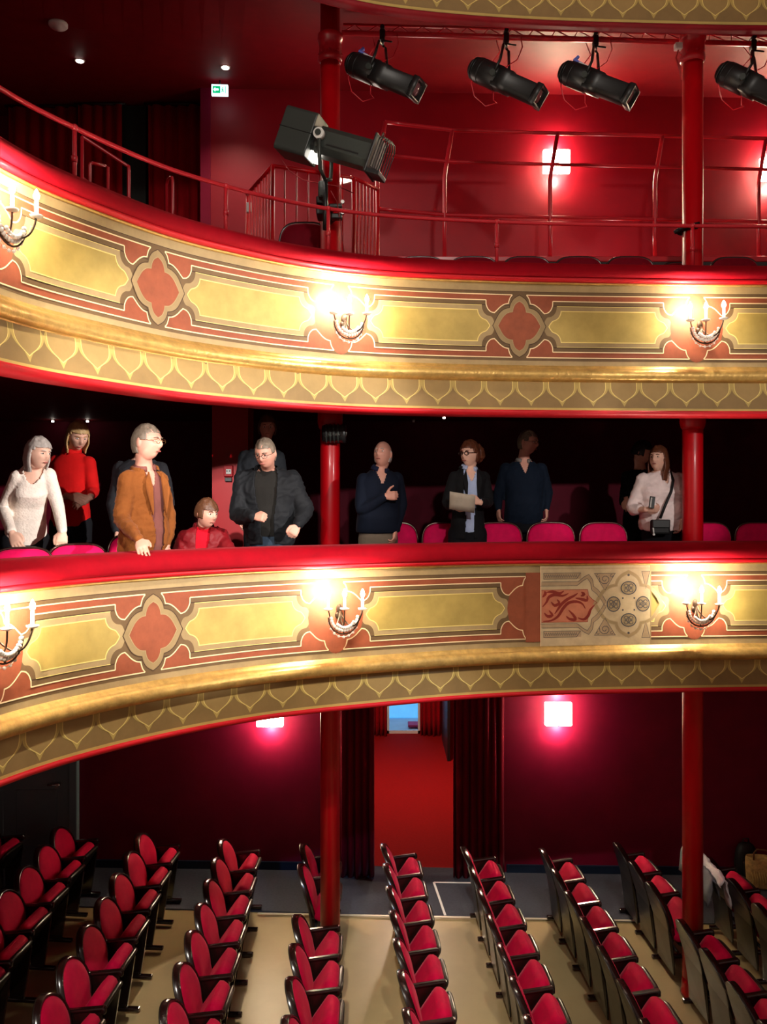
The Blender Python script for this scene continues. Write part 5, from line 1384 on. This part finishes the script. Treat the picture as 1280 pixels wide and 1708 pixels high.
# 7 shadowed person behind
Y = 8.0
person('person in dark clothes standing in shadow behind the man in the black jacket', dict(
    head=(P(446, 714, Y), 10, 5), hs=.95, shL=P(408, 762, Y), shR=P(466, 762, Y), elL=P(400, 815, Y), wrL=P(402, 862, Y-.1), elR=P(474, 815, Y), wrR=P(472, 860, Y-.1),
    handL=(Vector((0, -.2, -1)), Vector((-1, 0, 0)), 1, .4), handR=(Vector((0, -.2, -1)), Vector((1, 0, 0)), -1, .4),
    hips=P(437, 852, Y+.03), floor=FR, hair='curly', hairm=H_brown, skin=SKINR, clothes=[('top', 'coat', fab('grey_blue_coat', (32, 34, 38)), .018, .008, .3, .95, {})], trousers=('trousers', DK)))
# 8 bald man
Y = 7.45
NV = fab('navy_knit', (14, 20, 34))
t8, M8, nb8, fy8, sd8, _ = person('bald man in a navy sweater holding one hand to his chest', dict(
    head=(P(639, 758, Y-.03), -24, -10), hs=.98, shL=P(605, 800, Y-.04), shR=P(664, 798, Y+.02), elL=P(603, 850, Y-.12), wrL=P(643, 828, Y-.22), elR=P(670, 842, Y+.02), wrR=P(660, 884, Y-.08),
    handL=(Vector((.55, -.1, .05)), Vector((0, -1, .1)), -1, .9, -.5), handR=(Vector((-.1, -.2, -1)), Vector((.9, -.3, 0)), -1, .6),
    hips=P(631, 893, Y+.03), floor=F1, byaw=-6, belly=.07, bulk=1.04, hair='fringe', hairm=H_white, skin=SKINR, chub=.5,
    clothes=[('top', 'sweater', NV, .008, .0, -.06, .93, dict(cut='v')), ('collar', 'shirt_collar', fab('dark_blue_shirt', (24, 28, 52)), dict(op=.9, h=.03, r=.066))], trousers=('trousers', fab('taupe_trouser', (112, 98, 84)))))
# 9 woman with glasses and paper
Y = 7.6
BZ = fab('black_blazer', (22, 22, 24)); LB = fab('light_blue_shirt', (176, 190, 222), sheen=0)
t9, M9, nb9, fy9, sd9, _ = person('woman with dark glasses, black blazer and light blue shirt holding a sheet of paper', dict(
    head=(P(784, 758, Y-.03), -38, 2), hs=.97, fem=True, shL=P(757, 796, Y-.02), shR=P(809, 796, Y+.02), elL=P(746, 838, Y-.04), wrL=P(757, 846, Y-.25), elR=P(815, 838, Y-.02), wrR=P(801, 838, Y-.27),
    handL=(Vector((.8, -.35, .05)), Vector((.1, -.75, -.5)), 1, .55), handR=(Vector((-.75, -.3, .25)), Vector((.1, -.8, .5)), 1, .55),
    hips=P(780, 885, Y+.03), floor=F1, byaw=-8, bulk=.85, arm=.9, hair='curly', hairm=H_auburn, skin=SKINP, glasses=mat('dark_frame', (40, 22, 16), .3, var=0), gw=1.9,
    openw=.062, openx=-.004, fold=.006, neckz=-.012, clothes=[('top', 'shirt', LB, .0, -.012, .02, .9, dict(cut='v')), ('top', 'blazer', BZ, .016, .004, .12, .88, dict(cut='open')), ('collar', 'shirt_collar', LB, dict(op=1.0, h=.028, r=.058, th=.012)), ('collar', 'blazer_collar', BZ, dict(op=2.2, h=.018, r=.078, z0=-.02))], trousers=('trousers', DK)))
for sx in (-1, 1):
    def lp(x, f, d): return nb9+Vector((0, 0, -f))+sd9*(x*sx)+fy9*d
    mb = MB(); mb.loft([[lp(.05, .02, .08), lp(.085, .09, .105), lp(.085, .13, .115), lp(.05, .30, .128), lp(.04, .14, .115)], [lp(.05, .02, .092), lp(.085, .09, .117), lp(.085, .13, .127), lp(.05, .30, .14), lp(.04, .14, .127)]], smooth=False); mb.obj('lapel', BZ, t9, world=True)
mb = MB(); mb.ell(M9@Vector((.015, .10, .01)), (.075, .06, .085), rot=M9.to_3x3(), u=24, v=18)
for v in mb.bm.verts: v.co += v.normal*noise.noise(v.co*30)*.02
mb.obj('gathered_hair', H_auburn, t9, world=True, smooth=True)
# 10 man in dark blue sweater
Y = 8.65
person('tall grey-haired man in a dark blue sweater standing in shade behind the pink chairs', dict(
    head=(P(881, 738, Y), 52, 8), hs=1.05, shL=P(843, 782, Y), shR=P(904, 782, Y), elL=P(832, 824, Y), wrL=P(832, 850, Y-.08), elR=P(914, 822, Y), wrR=P(912, 850, Y-.08),
    handL=(Vector((0, -.2, -1)), Vector((-1, -.3, 0)), 1, .4), handR=(Vector((0, -.2, -1)), Vector((1, -.3, 0)), -1, .5),
    hips=P(873, 868, Y+.03), floor=FR, byaw=5, bulk=1.08, belly=.05, arm=1.1, hair='crop', hairm=H_grey, skin=SKINR, glasses=mat('thin_wire', (60, 50, 46)),
    clothes=[('top', 'sweater', fab('blue_knit', (15, 24, 38)), .01, .002, .05, .92, dict(cut='v')), ('collar', 'shirt_collar', fab('grey_shirt', (120, 110, 104)), dict(op=.9, h=.028, r=.066))], trousers=('trousers', DK)))
# 11 person with black hair
Y = 8.8
person('person with black hair and dark clothes in shade left of the woman in white', dict(
    head=(P(1072, 755, Y), 55, 12), hs=1.0, fem=True, shL=P(1045, 795, Y), shR=P(1092, 795, Y), elL=P(1042, 838, Y), wrL=P(1045, 832, Y-.22), elR=P(1100, 838, Y), wrR=P(1090, 845, Y-.2),
    handL=(Vector((.1, -.2, -.7)), Vector((-.4, -1, 0)), 1, .5), handR=(Vector((-.6, -.2, 0)), Vector((0, -1, .3)), 1, .5),
    hips=P(1068, 868, Y+.03), floor=FR, hair='cap', hairm=H_black, skin=SKINR, clothes=[('top', 'jacket', fab('black_coat', (18, 18, 20)), .012, .004, .2, .92, {})], trousers=('trousers', DK)))
# 12 woman in white shirt
Y = 8.05
WS = fab('white_shirt', (240, 222, 218), sheen=0)
t12, M12, nb12, fy12, sd12, _ = person('brown-haired woman in a white shirt with black shoulder bag beside the right column', dict(
    head=(P(1099, 766, Y-.05), -42, -6), hs=1.0, fem=True, chub=.7, shL=P(1071, 801, Y-.03), shR=P(1133, 800, Y+.02), elL=P(1056, 848, Y-.05), wrL=P(1078, 850, Y-.28), elR=P(1146, 842, Y+.02), wrR=P(1136, 868, Y-.12),
    handL=(Vector((.8, -.3, .05)), Vector((0, -.75, -.5)), 1, .6), handR=(Vector((-.1, -.2, -1)), Vector((1, 0, 0)), -1, .5),
    hips=P(1104, 884, Y+.03), floor=F1, byaw=-4, bulk=1.12, arm=1.15, belly=.06, bust=.04, hair='long', hairm=H_auburn, skin=SKINP, fold=.012,
    clothes=[('top', 'blouse', WS, .012, .004, -.01, .55, dict(cut='v', wr=.045)), ('collar', 'blouse_collar', WS, dict(op=1.0, h=.03, r=.066, th=.014))], trousers=('trousers', DK)))
mb = MB(); q = [nb12+sd12*.07+fy12*.05, nb12+sd12*.06+fy12*.14-Up*.09, nb12+sd12*.01+fy12*.20-Up*.19, nb12-sd12*.05+fy12*.20-Up*.32, nb12-sd12*.10+fy12*.20-Up*.44]
mb.tube(q, .013, 8); mb.obj('bag_strap', M_rubber, t12, world=True)
t = thing('shoulder_bag', 'small black shoulder bag hanging at the hip of the woman in white', 'bag', q[-1]-Up*.08)
mb = MB(); mb.box((0, 0, 0), (.18, .06, .14), bevel=.02); mb.obj('body', M_rubber, t)
mb = MB(); mb.box((0, -.025, .03), (.17, .03, .08), bevel=.01); mb.obj('flap', M_black, t)
mb = MB(); mb.tube([(-.06, -.02, .05), (-.075, -.03, .0), (-.07, -.035, -.06)], .007, 6); mb.ell((-.07, -.035, -.07), .012, u=8, v=6); mb.obj('zip_tag', M_white, t)
t = thing('phone', 'black phone held upright by the woman in the white shirt', 'phone', P(1088, 838, 7.70))
mb = MB(); mb.box((0, 0, 0), (.05, .012, .11), rot=Matrix.Rotation(.12, 3, 'Y'), bevel=.004); mb.obj('case', M_black, t)
mb = MB(); mb.box((-.012, -.008, 0), (.012, .004, .09), rot=Matrix.Rotation(.12, 3, 'Y')); mb.obj('edge_band', M_chrome, t)
# paper sheet
t = thing('paper_sheet', 'greyish folded paper held by the woman with dark glasses', 'paper', P(771, 838, 7.26))
mb = MB(); mb.loft([[Vector((x*.11, -.03+.006*x*x-.35*z*.1, z*.075-.018*x)) for x in (-1, -.5, 0, .5, 1)] for z in (-1, -.3, .4, 1)], cap=False, closed=False)
o = mb.obj('sheet', fab('paper_grey', (178, 168, 150), sheen=0, bump=0), t); s_ = o.modifiers.new('t', 'SOLIDIFY'); s_.thickness = .003
# ---------------------------------------------------------------- camera and light
cam = bpy.data.cameras.new('camera'); co = bpy.data.objects.new('camera', cam); COL.objects.link(co)
co.location = (0, 0, CZ); co.rotation_euler = (PI/2, 0, 0)
cam.sensor_fit = 'VERTICAL'; cam.sensor_height = 36; cam.lens = F/1708*36; cam.shift_y = -14/1708; cam.clip_end = 100
SC.camera = co
w = bpy.data.worlds.new('world'); SC.world = w; w.use_nodes = True
w.node_tree.nodes['Background'].inputs[0].default_value = (.55, .36, .30, 1); w.node_tree.nodes['Background'].inputs[1].default_value = .15
def spot(loc, tgt, power, ang, blend=.5, col=(1, .93, .82), size=.08):
    L = bpy.data.lights.new('unseen_spot', 'SPOT'); L.energy = power; L.spot_size = math.radians(ang); L.spot_blend = blend; L.color = col; L.shadow_soft_size = size
    o = bpy.data.objects.new('unseen_spot', L); COL.objects.link(o); o.location = loc
    o.rotation_euler = (Vector(tgt)-Vector(loc)).to_track_quat('-Z', 'Y').to_euler(); return o
def area(loc, tgt, power, sz, col=(1, .9, .76)):
    L = bpy.data.lights.new('soft_house_fill', 'AREA'); L.energy = power; L.size = sz; L.color = col
    o = bpy.data.objects.new('soft_house_fill', L); COL.objects.link(o); o.location = loc
    o.rotation_euler = (Vector(tgt)-Vector(loc)).to_track_quat('-Z', 'Y').to_euler(); return o
area((.5, .5, 9.6), (.5, 6, 4), 26, 1.6, (1, .93, .84))                         # unseen soft light added above the stalls as general fill
spot((-.6, -.6, 9.4), (-1.6, 8.2, .4), 1350, 34, .6)               # house spot on the left stalls
spot((1.0, -.6, 9.4), (1.0, 8.6, .2), 640, 24, .7)
spot((6.2, .6, 6.1), (-1.6, 6.4, 4.8), 2600, 22, .5, (1, .95, .9), .05)   # side light raking the lower balcony
spot((2.6, -1, 8.6), (-.8, 9.9, 0), 650, 10, 1, (.4, .58, 1))      # unseen spot added to throw the bluish patch on the aisle carpet
def point(loc, power, col=(1, .8, .6), size=.1):
    L = bpy.data.lights.new('unseen_point', 'POINT'); L.energy = power; L.color = col; L.shadow_soft_size = size
    o = bpy.data.objects.new('unseen_point', L); COL.objects.link(o); o.location = loc; return o
point((.4, 13.2, 2.7), 90)                                        # unseen point added to light the foyer
point((.3, 17.1, 2.8), 25, (.75, .88, 1), .2)  # added point standing in for daylight beyond the glass door
spot((1.0, -1.0, 8.6), (.6, 7.5, 8.5), 330, 62, 1, (1, .9, .8), .15)  # unseen frontal spot added to brighten upper columns and pipes
c = P(572, 300, 9.0)
t = thing('strip_light', 'small white strip light behind the stair balustrade', 'lamp', c)
mb = MB(); mb.box((0, 0, 0), (.2, .06, .03), rot=Matrix.Rotation(-.25, 3, 'Y'), bevel=.006); mb.obj('tube', M_lamp, t)
mb = MB(); mb.box((0, .02, -.03), (.22, .05, .03), rot=Matrix.Rotation(-.25, 3, 'Y'), bevel=.006); mb.obj('housing', M_white, t)
point(c+Vector((0, -.1, .12)), 10, (1, .85, .72), .3)
point((2.6, 9.5, 7.35), 5, (1, .85, .72), .05)  # unseen point added to light the upper wall from below
spot((1.0, -1.0, 6.5), (.75, 7.6, 5.0), 420, 19, .5, (1, .95, .9), .06)  # unseen front spots, placed to brighten the people behind the rail
spot((3.6, -1.0, 6.5), (2.5, 8.0, 5.0), 520, 15, .5, (1, .95, .9), .06)
spot((-1.15, -1.0, 6.4), (-1.3, 7.0, 4.8), 380, 20, .5, (1, .95, .9), .06)
spot((-1.15, -1.0, 6.1), P(385, 850, 8.5), 1300, 7, .8, (1, .95, .9), .06)  # extra narrow spot added only to brighten the red pilaster
SC.view_settings.view_transform = 'Standard'; SC.view_settings.look = 'None'; SC.view_settings.gamma = 1; SC.view_settings.exposure = 1.05
